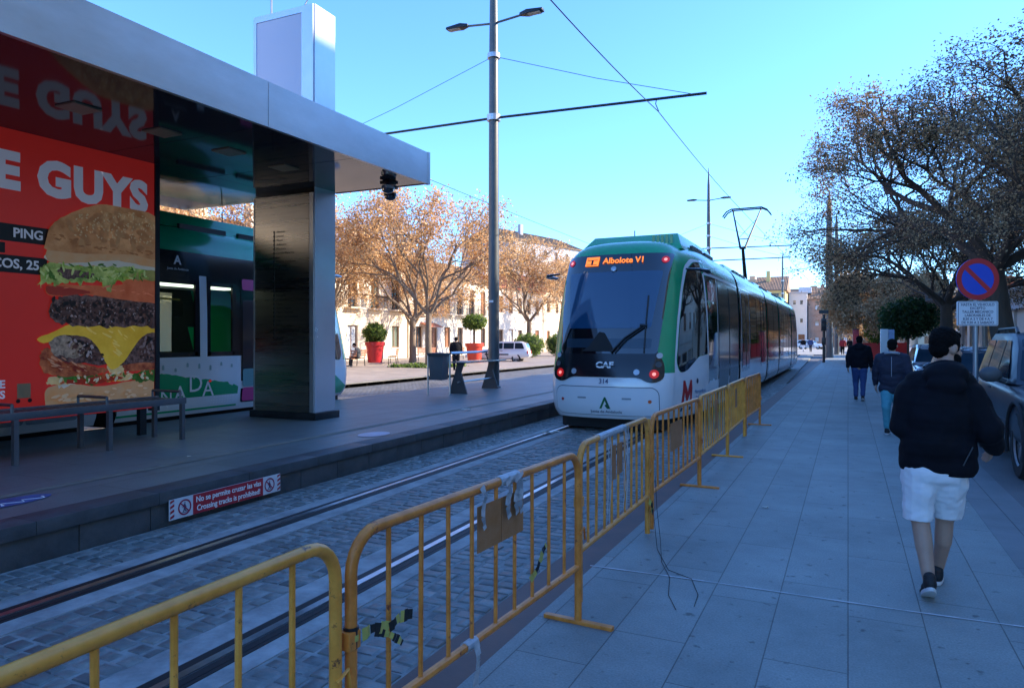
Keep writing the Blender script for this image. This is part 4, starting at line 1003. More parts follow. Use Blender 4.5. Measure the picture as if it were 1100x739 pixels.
MB().box(-.06, .06, -.17, -.15, 2.3, 2.36).build('pole_number_plate', M['white'], m1)
mast(-7.4, 48.6, 13.2, 'pointed catenary mast rising behind the roof of the facing tram', [(7.75, -5.5, 5.6, .1), (6.9, -.2, 5.2, .0)], 11.0)
mast(-5.6, 100, 13.4, 'thin pointed mast at the far end of the street', [(7.7, -5, 5, .1)], None)
# masts of the right-hand side
def side_mast(x, y, h, lab, r): 
    return mast(x, y, h, lab, [], None, r, False, 'line_post', 0, 'posts beside the pavement far down the line')
side_mast(.06, 66.5, 14.5, 'thick dark green post at the far end of the pavement, nearest of three', .33)
side_mast(.75, 79, 14.5, 'second grey post at the far end of the pavement, behind the thick dark one', .25)
side_mast(1.35, 92, 14.5, 'thin third post at the far end of the pavement, farthest of three', .2)
def wire(pts, r, lab, name='contact_wire'):
    P_ = []
    for a, c in zip(pts[:-1], pts[1:]):
        for k in range(8):
            t = k/8; s = 4*t*(1-t)*.05; P_.append((a[0]+(c[0]-a[0])*t, a[1]+(c[1]-a[1])*t, a[2]+(c[2]-a[2])*t-s))
    P_.append(pts[-1])
    o = MB().tube(P_, r, 5).build(name, M['black'], smooth=True); tag(o, lab, 'overhead wire', 'contact wires over the tracks')
wire([(-4.3, -6, 7.0), (-4.04, 10.3, 7.02), (-3.81, 17.1, 7.20), (-3.50, 28, 7.1), (-2.75, 48.6, 7.3), (-1.2, 85, 7.2), (.2, 125, 7.1)], .011, 'black contact wire running above the facing tram and its pantograph')
wire([(-11.9, -10, 6.8), (-11.9, 17.1, 6.85), (-11.9, 48.6, 6.85), (-11, 100, 6.9)], .010, 'black contact wire above the tram behind the shelter, left of the tall pole')

# ------------------------------------------------------------------ crowd barriers
rb2 = random.Random(5)
def barrier(p0, p1, m, lab, h=.97, feet=(1, 1), nb=9, plate=None, foot_l=.42):
    p0 = Vector((p0[0], p0[1], 0)); p1 = Vector((p1[0], p1[1], 0)); d = p1-p0; L = d.length; ang = math.atan2(d.y, d.x)
    e = empty('crowd_barrier', p0, ang, lab, 'barrier', 'orange and yellow crowd barriers along the track')
    r = .021; rc = .13
    pts = [(0, 0, .02), (0, 0, h-rc)]
    for k in range(1, 7): a = R(90*k/6); pts.append((rc-rc*math.cos(a), 0, h-rc+rc*math.sin(a)))
    for k in range(0, 7): a = R(90*k/6); pts.append((L-rc+rc*math.sin(a), 0, h-rc+rc*math.cos(a)))
    pts.append((L, 0, .02))
    MB().tube(pts, r, 12).build('frame_tube', m, e, smooth=True)
    MB().tube([(0.02, 0, .325), (L-.02, 0, .325)], .018, 10).build('bottom_rail', m, e, smooth=True)
    for k in range(nb):
        x = L*(k+1)/(nb+1); x += rb2.uniform(-.008, .008)
        MB().tube([(x, 0, .33), (x+rb2.uniform(-.004, .004), rb2.uniform(-.004,.004), h-.01)], .0095, 8).build('upright_bar', m, e, smooth=True)
    for i, x in enumerate((0.0, L)):
        if feet[i]:
            MB().box(x-.02, x+.02, -foot_l/2, foot_l/2, .0, .022).build('foot', m, e, bevel=.003)
    MB().tube([(L-.02, -.02, .52), (L+.04, -.02, .54), (L+.05, -.02, .47)], .007, 6).build('hook', m, e)
    MB().box(-.035, .02, -.025, .025, .60, .66).build('latch', m, e, bevel=.003)
    if plate:
        for (x0, x1, za, zb_) in plate:
            MB().box(x0, x1, -.014, -.011, za, zb_).build('sign_plate', M['plate_orange'], e)
    return e
BX = [(-1.44, -.22, -1.452, 1.82, 'barrier_y', 'yellow crowd barrier cut off by the bottom left corner of the photo'),
      (-1.44, 1.885, -1.30, 3.78, 'barrier_o', 'large orange crowd barrier with tape tied to its near post and top rail'),
      (-1.385, 4.05, -1.36, 5.70, 'barrier_yo', 'third crowd barrier from the near end, plastic strips hanging from its top'),
      (-1.36, 5.85, -1.285, 7.80, 'barrier_o', 'fourth crowd barrier from the near end, worn orange, with one square plate'),
      (-1.31, 7.92, -1.27, 9.98, 'barrier_y', 'fifth crowd barrier from the near end, yellow with papers stuck between bars'),
      (-1.28, 10.1, -1.26, 12.0, 'barrier_y', 'sixth crowd barrier from the near end, plain dull yellow'),
      (-1.25, 12.08, -1.18, 13.9, 'barrier_o', 'farthest crowd barrier, rusty orange, beside the tram doors')]
pl = {1: [(.78, .985, .70, .90), (.99, 1.20, .70, .90)], 2: [(.60, .72, .64, .88), (.76, .88, .66, .88)], 3: [(.60, 1.05, .58, .84)], 4: [(.5, .62, .6, .9), (.95, 1.15, .5, .86)], 5: [(.7, .9, .6, .88)]}
ft = {0: (1, 0), 1: (0, 1), 2: (0, 0), 3: (0, 1), 4: (0, 1), 5: (0, 0), 6: (0, 1)}
BAR = []
for i, (x0, y0, x1, y1, m_, lab) in enumerate(BX):
    BAR.append(barrier((x0, y0), (x1, y1), M[m_], lab, feet=ft[i], plate=pl.get(i), nb=9 if i < 4 else 11))
# tape, plastic strips
def ribbon(pts, w, name, m, parent, nrm=(1, 0, 0)):
    b = MB(); Q_ = [Vector(p) for p in pts]; nn = Vector(nrm); P_ = []
    for a, c in zip(Q_[:-1], Q_[1:]):
        for k in range(3): P_.append(a.lerp(c, k/3)+Vector((rb2.uniform(-.0012, .0012), rb2.uniform(-.004, .004), rb2.uniform(-.0012, .0012))))
    P_.append(Q_[-1]); wv = w
    for i, (a, c) in enumerate(zip(P_[:-1], P_[1:])):
        d = (Q_[i//3+1]-Q_[i//3]).normalized(); s = d.cross(nn).normalized()*wv/2*(.82+.18*math.cos(i*1.3)); s2 = s*.97
        tw = Vector((0, rb2.uniform(-.003, .003), 0))
        b.quad(a-s, c-s2+tw, c+s2+tw, a+s, (i//2) % 2)
    o = b.build(name, m, parent, recalc=False); return o
hz = [mat('tape_yellow', (0.46,0.42,0.10), .5), M['black_matte']]
b2 = BAR[1]
b = MB(); b.lathe([(.0255, .60), (.0265, .67)], 12); b.build('tape_wrap', M['black'], b2)
b = MB(); b.lathe([(.0275, .625), (.0275, .645)], 12); b.build('tape_wrap', hz[0], b2)
ribbon([(.02, -.03, .64), (.08, -.035, .645), (.14, -.05, .625), (.20, -.05, .64), (.255, -.06, .635)], .045, 'tape_end', hz, b2, (0, 1, 0))
ribbon([(.08, -.04, .63), (.14, -.05, .60), (.18, -.06, .57), (.20, -.06, .55)], .03, 'tape_end', hz[::-1], b2, (0, 1, 0))
ribbon([(1.27, -.02, .44), (1.33, -.03, .49), (1.38, -.03, .55), (1.42, -.03, .58)], .045, 'tape_end', hz, b2, (0, 1, 0))
for x in (.80, 1.02, 1.10, 1.14):
    ribbon([(x, -.026, .985), (x+.02, -.03, .94), (x-.01, -.035, .86), (x+.015, -.03, .80)], .05 if x > 1 else .035, 'plastic_strip', [M['tape_grey'], mat('tape_grey2', (0.25,0.27,0.29), .4)], b2, (0, 1, 0))
b = MB(); b.tube([(.98, 0, .97), (1.16, 0, .97)], .026, 10); b.build('tape_wrap', M['tape_grey'], b2, smooth=True)
ribbon([(.74, -.03, .34), (.75, -.04, .26), (.74, -.03, .16), (.76, -.04, .06)], .045, 'plastic_strip', [M['tape_grey'], M['tape_grey']], b2, (0, 1, 0))
b = MB(); b.tube([(.70, 0, .325), (.78, 0, .325)], .024, 10); b.build('tape_wrap', M['tape_grey'], b2, smooth=True)
b3 = BAR[2]
for x in (.5, .56, .9, .95, .98):
    ribbon([(x, -.026, .985), (x-.01, -.03, .85), (x-.03, -.035, .6), (x-.045, -.03, .38)], .03, 'plastic_strip', [M['tape_grey'], mat('tape_clear', (0.5,0.5,0.48), .3)], b3, (0, 1, 0))
b = MB(); b.tube([(.35, 0, .97), (.95, 0, .97)], .0255, 10); b.build('tape_wrap', M['tape_grey'], b3, smooth=True)
MB().tube([(1.66, 0, .02), (1.66, 0, .96)], .02, 10).build('extra_post', M['barrier_yo'], b3, smooth=True)
ribbon([(1.58, -.03, .31), (1.62, -.05, .26), (1.60, -.05, .20), (1.66, -.05, .24)], .06, 'tape_end', hz, b3, (0, 1, 0))
b5 = BAR[4]
for x in (.45, .8, 1.2, 1.5): ribbon([(x, -.02, .95), (x+.02, -.03, .7), (x, -.03, .42)], .07, 'paper_strip', [mat('paper', (0.45,0.36,0.16), .7), hz[0]], b5, (0, 1, 0))
# dark cable lying below the third barrier
b = MB()
b.tube([(-1.30, 5.72, .5), (-1.28, 5.70, .22), (-1.22, 5.55, .03), (-1.10, 5.05, .006), (-.98, 4.75, .006), (-.92, 4.42, .006), (-.83, 4.2, .006)], .0022, 5)
b.tube([(-1.31, 5.66, .3), (-1.20, 5.35, .006), (-1.02, 4.9, .006), (-.84, 4.78, .006), (-.75, 4.5, .006), (-.74, 4.3, .006)], .0022, 5)
tag(b.build('loose_cable', M['black_matte'], smooth=True), 'thin dark cable trailing from the third barrier over the pavement', 'cable')
# ------------------------------------------------------------------ people
def cap_pts(b, p1, r1, p2, r2, n=12, m=5):
    p1, p2 = Vector(p1), Vector(p2); d = p2-p1; L = d.length
    if L < 1e-6: d = Vector((0,0,1)); L = 1e-6
    q = d.to_track_quat('Z', 'Y').to_matrix().to_4x4(); q.translation = p1
    prof = [(r1*math.sin(PI/2*k/m), -r1*math.cos(PI/2*k/m)) for k in range(m+1)]
    prof += [(r2*math.cos(PI/2*k/m), L+r2*math.sin(PI/2*k/m)) for k in range(m+1)]
    prof = [(max(a, 1e-4), z) for a, z in prof]
    b.lathe(prof, n, mx=q)
def ell(b, c, r, rot=(0,0,0), n=16, m=10):
    from mathutils import Euler
    mx = Matrix.Translation(c) @ Euler(rot).to_matrix().to_4x4() @ Matrix.Diagonal((*r, 1))
    b.lathe([(max(math.sin(PI*k/m), 1e-3), -math.cos(PI*k/m)) for k in range(m+1)], n, mx=mx)
def fuse(b, name, m, parent, vox=.012, sm=4, wr=0.0, wscale=9, dec=None):
    o = b.build('tmp', m); md = o.modifiers.new('r', 'REMESH'); md.mode = 'VOXEL'; md.voxel_size = vox
    ms = o.modifiers.new('s', 'SMOOTH'); ms.iterations = sm; ms.factor = .5
    me = eval_mesh(o); bpy.data.objects.remove(o)
    if wr:
        me.calc_loop_triangles() if False else None
        co = np.empty(len(me.vertices)*3); me.vertices.foreach_get('co', co); co = co.reshape(-1, 3)
        nm = np.array([v.normal[:] for v in me.vertices])
        dd = np.array([mnoise.noise(Vector((c[0]*wscale, c[1]*wscale, c[2]*wscale*1.6)))+.5*mnoise.noise(Vector((c[0]*wscale*2.3, c[1]*wscale*2.3, c[2]*wscale*3.6+5))) for c in co])
        co += nm*(dd*wr)[:, None]; me.vertices.foreach_set('co', co.ravel()); me.update()
    me.polygons.foreach_set('use_smooth', [True]*len(me.polygons)); me.name = name
    me.materials.clear(); me.materials.append(m)
    return link(bpy.data.objects.new(name, me), parent)
def hand(b, wrist, d, palm_n, s=1.0, curl=.5):
    """wrist point, direction of the hand, palm normal; five separate fingers"""
    w = Vector(wrist); d = Vector(d).normalized(); n = Vector(palm_n).normalized(); a = d.cross(n).normalized()
    cap_pts(b, w, .024*s, w+d*.07*s, .022*s); cap_pts(b, w+a*.02*s, .018*s, w+d*.075*s+a*.024*s, .015*s); cap_pts(b, w-a*.02*s, .018*s, w+d*.072*s-a*.024*s, .015*s)
    for k, (o_, L) in enumerate(((.031, .062), (.011, .074), (-.010, .069), (-.030, .052))):
        p = w+d*.075*s+a*o_*s; q = p+(d*math.cos(curl*.6)+n*math.sin(curl*.6))*L*.5*s; r_ = q+(d*math.cos(curl*1.6)+n*math.sin(curl*1.6))*L*.5*s
        cap_pts(b, p, .0095*s, q, .0088*s, 8, 3); cap_pts(b, q, .0088*s, r_, .0075*s, 8, 3)
    p = w+d*.018*s+a*.03*s; q = p+(d*.6+a*.75+n*.25)*.042*s; r_ = q+(d*.9+a*.15+n*.45)*.035*s
    cap_pts(b, p, .014*s, q, .011*s, 8, 3); cap_pts(b, q, .011*s, r_, .009*s, 8, 3)
def head(b, c, yaw, s=1.0, pitch=0):
    """c centre of the skull; faces local -y turned by yaw"""
    mx = Matrix.Translation(c) @ Matrix.Rotation(yaw, 4, 'Z') @ Matrix.Rotation(pitch, 4, 'X')
    T = lambda p: mx @ (Vector(p)*s)
    def E_(p, r, rot=(0,0,0)):
        bb = MB(); ell(bb, p, r, rot); b.add([mx @ (Vector(v)*s) for v in bb.v], bb.f)
    E_((0, .012, .018), (.077, .096, .090)); E_((0, -.022, -.045), (.060, .070, .070)); E_((0, -.055, -.088), (.034, .032, .026))
    E_((0, -.098, -.020), (.013, .020, .022), (.3, 0, 0)); cap_pts(b, T((0, -.086, .012)), .009*s, T((0, -.104, -.026)), .012*s, 8, 3)
    E_((0, -.083, -.062), (.024, .012, .008)); E_((0, -.080, .022), (.05, .016, .012))
    for sg in (-1, 1):
        E_((sg*.078, .012, -.012), (.011, .020, .032), (.15, 0, sg*.35)); E_((sg*.035, -.068, -.03), (.022, .02, .022))
    return mx, T
def face_details(mx, s, parent, beard=False):
    b = MB()
    for sg in (-1, 1):
        bb = MB(); ell(bb, (sg*.030, -.080, .004), (.012, .008, .007), n=10, m=6); b.add([mx @ (Vector(v)*s) for v in bb.v], bb.f)
    b.build('eyes', M['white'], parent, smooth=True)
    b = MB()
    for sg in (-1, 1):
        bb = MB(); ell(bb, (sg*.030, -.0865, .004), (.005, .003, .0055), n=10, m=6); b.add([mx @ (Vector(v)*s) for v in bb.v], bb.f)
    b.build('irises', M['black'], parent, smooth=True)
    b = MB()
    for sg in (-1, 1):
        bb = MB(); bb.tube([(sg*.014, -.094, .024), (sg*.03, -.092, .030), (sg*.046, -.082, .025)], .004, 6); b.add([mx @ (Vector(v)*s) for v in bb.v], bb.f)
    b.build('eyebrows', M['hair'], parent, smooth=True)

# man in the foreground, walking away
px, py = .605, 5.10
P1 = empty('person', (px, py, 0), R(-2), 'man in black padded jacket and white shorts walking away on the pavement', 'person')
SK = M['skin']
b = MB()
hx, hz, hy = .085, 1.565, .13
mxh, Th = head(b, (hx, hy, hz), PI-R(50), 1.05, R(8))
cap_pts(b, (.06, .06, 1.34), .062, (hx, hy-.01, 1.51), .060)
ell(b, (.03, .02, 1.10), (.16, .11, .28)); ell(b, (.0, .03, .93), (.15, .11, .13))
cap_pts(b, (-.085, .02, .80), .090, (-.085, .02, .50), .070); cap_pts(b, (-.085, .02, .50), .058, (-.060, -.03, .31), .056); cap_pts(b, (-.060, -.03, .31), .053, (-.035, -.10, .10), .037)
cap_pts(b, (.085, .04, .80), .090, (.08, .16, .49), .070); cap_pts(b, (.08, .16, .49), .058, (.072, .19, .31), .056); cap_pts(b, (.072, .19, .31), .053, (.05, .30, .09), .037)
cap_pts(b, (-.16, .04, 1.28), .045, (-.19, .02, 1.04), .042); cap_pts(b, (-.19, .02, 1.04), .04, (-.10, .24, .98), .028)
cap_pts(b, (.22, .03, 1.28), .05, (.31, -.01, 1.05), .042); cap_pts(b, (.31, -.01, 1.05), .04, (.345, .17, .93), .028)
hand(b, (-.10, .24, .98), (.5, .6, .0), (0, -.2, -1), .95); hand(b, (.35, .18, .925), (0, .6, -.45), (-1, 0, -.2), .95)
fuse(b, 'body', SK, P1, .0075, 3)
face_details(mxh, 1.05, P1)
b = MB()      # hair and beard
def HE(p, r, rot=(0,0,0), bb=None):
    q = MB(); ell(q, p, r, rot); b.add([mxh @ (Vector(v)*1.05) for v in q.v], q.f)
HE((0, .022, .036), (.083, .100, .084)); HE((0, .055, -.008), (.070, .056, .066)); HE((0, -.040, .080), (.058, .045, .028)); HE((0, .02, .090), (.062, .072, .034)); HE((.03, .045, .075), (.04, .05, .04)); HE((-.035, .03, .08), (.04, .05, .035))
for sg in (-1, 1): HE((sg*.070, -.005, .012), (.014, .032, .045))
fuse(b, 'hair', M['hair'], P1, .006, 2, .0045, 60)
b = MB()
for sg in (-1, 1): HE((sg*.052, -.030, -.068), (.020, .046, .036))
HE((0, -.066, -.094), (.040, .032, .030)); HE((0, -.092, -.050), (.026, .010, .006))
fuse(b, 'beard', M['hair'], P1, .006, 2, .002, 60)
b = MB()      # padded jacket with hood folded at the nape
ell(b, (.03, .0, 1.14), (.225, .165, .26)); ell(b, (.02, .0, .98), (.225, .165, .20))
cap_pts(b, (-.075, 0, .92), .140, (.115, 0, .92), .140); cap_pts(b, (-.085, 0, .845), .130, (.125, 0, .845), .130)
cap_pts(b, (-.09, .02, 1.32), .095, (.165, .03, 1.325), .095)
cap_pts(b, (-.145, .02, 1.27), .095, (-.185, .01, 1.06), .085); cap_pts(b, (-.185, .01, 1.06), .08, (-.13, .18, .98), .06)
cap_pts(b, (.205, .02, 1.27), .098, (.31, -.02, 1.07), .092); cap_pts(b, (.31, -.02, 1.07), .086, (.36, .13, .95), .064)
ell(b, (.07, .02, 1.42), (.125, .105, .060), (.30, 0, 0)); ell(b, (.065, -.05, 1.395), (.135, .080, .085), (.5, 0, 0)); ell(b, (.06, -.10, 1.33), (.12, .05, .075), (.3, 0, 0)); ell(b, (.07, .12, 1.40), (.09, .055, .06))
jk = fuse(b, 'jacket', M['jacket_black'], P1, .010, 5, .012, 5.5)
for v in jk.data.vertices:
    if v.co.z < .775: v.co.z = .775-(.775-v.co.z)*.08
    # quilting seams run round the torso
    if v.co.z < 1.32 and abs(v.co.x-.03) < .24:
        k = (v.co.z % .105)/.105; s_ = max(0, 1-abs(k-.5)*9); d_ = Vector((v.co.x-.03, v.co.y, 0)); v.co -= d_.normalized()*s_*.003
b = MB(); b.tube([(.15, -.158, .86), (.205, -.135, .97)], .004, 6); b.build('pocket_zip', M['black'], P1)
b = MB()      # loose shorts
cap_pts(b, (-.06, 0, .80), .13, (.06, .02, .80), .13)
cap_pts(b, (-.080, 0, .80), .125, (-.092, .02, .57), .098); cap_pts(b, (.085, .02, .80), .125, (.092, .12, .57), .098); cap_pts(b, (-.092, .02, .57), .100, (-.092, .025, .50), .096); cap_pts(b, (.092, .12, .57), .100, (.090, .14, .50), .094)
sh = fuse(b, 'shorts', M['shorts'], P1, .008, 3, .011, 8)
for v in sh.data.vertices:
    if v.co.z < .475: v.co.z = .475-(.475-v.co.z)*.05
def shoe(c, yaw, pitch, parent, s=1.0, m='shoe_black'):
    mx = Matrix.Translation(c) @ Matrix.Rotation(yaw, 4, 'Z') @ Matrix.Rotation(pitch, 4, 'X') @ Matrix.Scale(s, 4)
    b = MB()
    for p, r in (((0, -.02, .055), (.042, .06, .055)), ((0, .06, .045), (.045, .085, .038)), ((0, .14, .036), (.046, .062, .028)), ((0, -.03, .09), (.040, .045, .035))):
        q = MB(); ell(q, p, r); b.add([mx @ Vector(v) for v in q.v], q.f)
    o = fuse(b, 'shoe', M[m], parent, .008, 3)
    b = MB(); out = []
    for k in range(20):
        t = 2*PI*k/20; out.append((.044*math.cos(t)*(1+.1*math.sin(t)), .06+.145*math.sin(t)))
    b.prism(out, 'z', .0, .024, mx=mx); b.build('sole', M['sole_white'], o, bevel=.004)
    return o
P1.scale = (.92, 1, 1)
shoe((-.035, -.13, .055), R(3), R(-28), P1); shoe((.045, .30, .008), R(-4), R(4), P1)

def walker(x, y, label, Hh, top, legs, rz=0, long=False, hood=False, tuft='hair', pose=1, hands=True, vox=.016, bag=False, grp=None, name='person'):
    s = Hh/1.72
    P = empty(name, (x, y, 0), rz, label, 'person', grp); P.scale = (s, s, s)
    b = MB(); k = pose
    mx, T = head(b, (0, .03, 1.60), PI, 1.0); cap_pts(b, (0, 0, 1.38), .055, (0, .02, 1.54), .052)
    ell(b, (0, 0, 1.18), (.17, .11, .27)); ell(b, (0, 0, .92), (.165, .12, .14))
    cap_pts(b, (-.09, 0, .88), .09, (-.09, .09*k, .50), .06); cap_pts(b, (-.09, .09*k, .50), .052, (-.085, -.02*k, .09), .036)
    cap_pts(b, (.09, 0, .88), .09, (.09, -.03*k, .50), .06); cap_pts(b, (.09, -.03*k, .50), .052, (.085, -.16*k, .11), .036)
    for sg, d in ((-1, -.10*k), (1, .12*k)):
        cap_pts(b, (sg*.20, 0, 1.40), .045, (sg*.26, d*.5, 1.12), .038); cap_pts(b, (sg*.26, d*.5, 1.12), .036, (sg*.27, d, .88), .026)
        hand(b, (sg*.27, d, .87), (0, .15, -1), (-sg, 0, 0), 1.0)
    fuse(b, 'body', SK, P, .009 if hands else .016, 3)
    face_details(mx, 1.0, P)
    b = MB()
    for p, r in (((0, .024, .040), (.086, .102, .084)), ((0, .055, -.02), (.074, .062, .072))):
        q = MB(); ell(q, p, r); b.add([mx @ Vector(v) for v in q.v], q.f)
    fuse(b, 'hair', M[tuft], P, .010, 3, .004, 40)
    b = MB(); zb_ = .70 if long else .80
    ell(b, (0, 0, 1.20), (.235, .16, .27)); cap_pts(b, (-.10, 0, zb_+.13), .125, (.10, 0, zb_+.13), .125); cap_pts(b, (-.12, 0, 1.40), .085, (.12, 0, 1.40), .085); ell(b, (0, 0, 1.0), (.225, .155, .2))
    for sg, d in ((-1, -.10*k), (1, .12*k)):
        cap_pts(b, (sg*.20, 0, 1.38), .085, (sg*.265, d*.5, 1.12), .075); cap_pts(b, (sg*.265, d*.5, 1.12), .07, (sg*.275, d, .90), .05)
    if hood: ell(b, (0, -.06, 1.46), (.13, .09, .075), (.4, 0, 0)); ell(b, (0, -.09, 1.40), (.12, .07, .07))
    fuse(b, 'jacket', M[top], P, .014, 5, .010, 8)
    b = MB()
    cap_pts(b, (-.085, 0, .84), .115, (-.09, .09*k, .50), .078); cap_pts(b, (-.09, .09*k, .50), .074, (-.085, -.02*k, .13), .055)
    cap_pts(b, (.085, 0, .84), .115, (.09, -.03*k, .50), .078); cap_pts(b, (.09, -.03*k, .50), .074, (.085, -.15*k, .15), .055)
    fuse(b, 'trousers', M[legs], P, .012, 4, .007, 9)
    shoe((-.085, -.03*k, .0), 0, 0, P); shoe((.085, -.17*k, .03), 0, R(-20 if k > 0 else 10), P)
    if bag:
        b = MB(); ell(b, (0, -.17, 1.18), (.15, .09, .22)); fuse(b, 'backpack', M['black_matte'], P, .014, 4)
    return P
walker(.74, 20.5, 'person in black padded coat and blue jeans walking away in the middle of the pavement', 1.70, 'jacket_black', 'jeans', R(-4), hood=True)
p3 = walker(.98, 13.4, 'person in long navy coat and turquoise trousers walking behind the man in shorts', 1.62, 'jacket_navy', 'turquoise', R(-8), long=True, pose=-1)
b = MB(); b.tube([(-.13, .0, 1.44), (-.09, -.10, 1.47), (0, -.135, 1.475), (.09, -.10, 1.47), (.13, 0, 1.44)], .022, 8); b.build('collar', mat('collar', (0.30,0.31,0.34), .8), p3, smooth=True)
MB().box(-.004, .004, -.178, -.170, 1.05, 1.40).build('back_seam', MATS['collar'], p3)
defm('coat_red', (0.35, 0.02, 0.03), .8, bump=.004, bscale=10)
walker(1.3, 78, 'distant person in red jacket walking where the pavement ends', 1.72, 'coat_red', 'jacket_black', R(2), hands=False)
walker(2.1, 84, 'distant person in dark coat behind the one in red', 1.68, 'jacket_black', 'jacket_black', 0, hands=False, pose=-1)
walker(2.8, 88, 'distant person in grey jacket, right of the two beyond the pavement end', 1.70, 'plastic_grey', 'jeans', R(10), hands=False)
walker(-2.0, 93, 'distant person in blue jacket beside the far end of the tram', 1.72, 'jeans', 'jacket_navy', R(170), hands=False)
walker(-2.9, 95, 'distant person in pale trousers beside the far end of the tram', 1.70, 'jacket_black', 'shorts', R(150), hands=False)
# standing man by the orange planter
pl_ = walker(-16.5, 29.8, 'person in black clothes standing behind the leaning bench, seen from behind', 1.72, 'jacket_black', 'jacket_black', R(35), hands=False)
# sitter on the plaza bench, head bent
SB = empty('person', (-23.6, 31.5, .10), R(-75), 'person in grey jacket and dark trousers sitting on the plaza bench, head bent', 'person')
b = MB()
mx, T = head(b, (0, -.22, 1.16), 0, 1.0, R(40)); cap_pts(b, (0, -.08, .98), .055, (0, -.17, 1.10), .05)
ell(b, (0, .02, .74), (.16, .12, .26), (.25, 0, 0)); ell(b, (0, .08, .52), (.17, .14, .11))
for sg in (-1, 1):
    cap_pts(b, (sg*.09, .05, .52), .085, (sg*.11, -.38, .52), .062); cap_pts(b, (sg*.11, -.38, .50), .052, (sg*.11, -.42, .10), .036)
    cap_pts(b, (sg*.19, -.03, .94), .045, (sg*.22, -.10, .68), .038); cap_pts(b, (sg*.22, -.10, .68), .034, (sg*.06, -.32, .68), .025); hand(b, (sg*.06, -.32, .68), (-sg*.5, -.6, .1), (0, 0, -1), 1.0)
fuse(b, 'body', SK, SB, .011, 3); face_details(mx, 1, SB)
b = MB()
for p, r in (((0, .024, .040), (.086, .102, .084)), ((0, .055, -.02), (.074, .062, .072))):
    q = MB(); ell(q, p, r); b.add([mx @ Vector(v) for v in q.v], q.f)
fuse(b, 'hair', M['hair'], SB, .012, 3)
b = MB(); ell(b, (0, .01, .76), (.21, .16, .28), (.25, 0, 0)); cap_pts(b, (-.12, -.04, .96), .08, (.12, -.04, .96), .08); cap_pts(b, (-.1, .07, .55), .12, (.1, .07, .55), .12)
for sg in (-1, 1): cap_pts(b, (sg*.19, -.03, .94), .075, (sg*.23, -.10, .68), .065); cap_pts(b, (sg*.23, -.10, .68), .06, (sg*.08, -.29, .68), .045)
fuse(b, 'jacket', mat('coat_grey', (0.10,0.10,0.09), .85, var=.5, vscale=12), SB, .014, 4, .008, 9)
b = MB()
for sg in (-1, 1): cap_pts(b, (sg*.09, .05, .52), .105, (sg*.11, -.38, .52), .078); cap_pts(b, (sg*.11, -.38, .50), .072, (sg*.11, -.42, .13), .055)
fuse(b, 'trousers', M['jacket_black'], SB, .014, 4)
for sg in (-1, 1):
    o = shoe((sg*.11, -.42, .0), PI, 0, SB)

# ------------------------------------------------------------------ cars
def wheel(parent, x, y, r, w, sg):
    e = MB(); mx = Matrix.Translation((x, y, r)) @ Matrix.Rotation(sg*PI/2, 4, 'Y')
    e.lathe([(r*.62, -w/2), (r*.95, -w/2), (r, -w/2+.03), (r, w/2-.03), (r*.95, w/2), (r*.66, w/2), (r*.64, w/2-.05)], 36, mx=mx, caps=False)
    wo = e.build('wheel', M['rubber'], parent, smooth=True)
    # tread blocks
    t = MB()
    for k in range(40):
        a = 2*PI*k/40; q = Matrix.Translation((x, y, r)) @ Matrix.Rotation(a, 4, 'X')
        for dx in (-.06, .03): t.box(dx-.04+.01*(k % 2), dx+.035, -.016, .016, r-.004, r+.006, mx=q)
    t.build('tread', M['rubber'], wo)
    e = MB(); e.lathe([(.001, w/2-.06), (r*.18, w/2-.05), (r*.2, w/2-.07)], 24, mx=mx); e.lathe([(r*.60, w/2-.03), (r*.66, w/2-.01), (r*.66, w/2-.10), (r*.58, w/2-.10)], 36, mx=mx, caps=False)
    for k in range(5):
        a = 2*PI*k/5; q = mx @ Matrix.Rotation(a, 4, 'Z'); e.prism([(r*.1, -.035), (r*.62, -.055), (r*.62, .055), (r*.1, .035)], 'z', w/2-.075, w/2-.045, mx=q)
    e.lathe([(r*.62, w/2-.14), (.001, w/2-.14)], 24, 1, mx=mx)
    e.build('rim', [M['hub'], M['black_matte']], wo)
    return wo
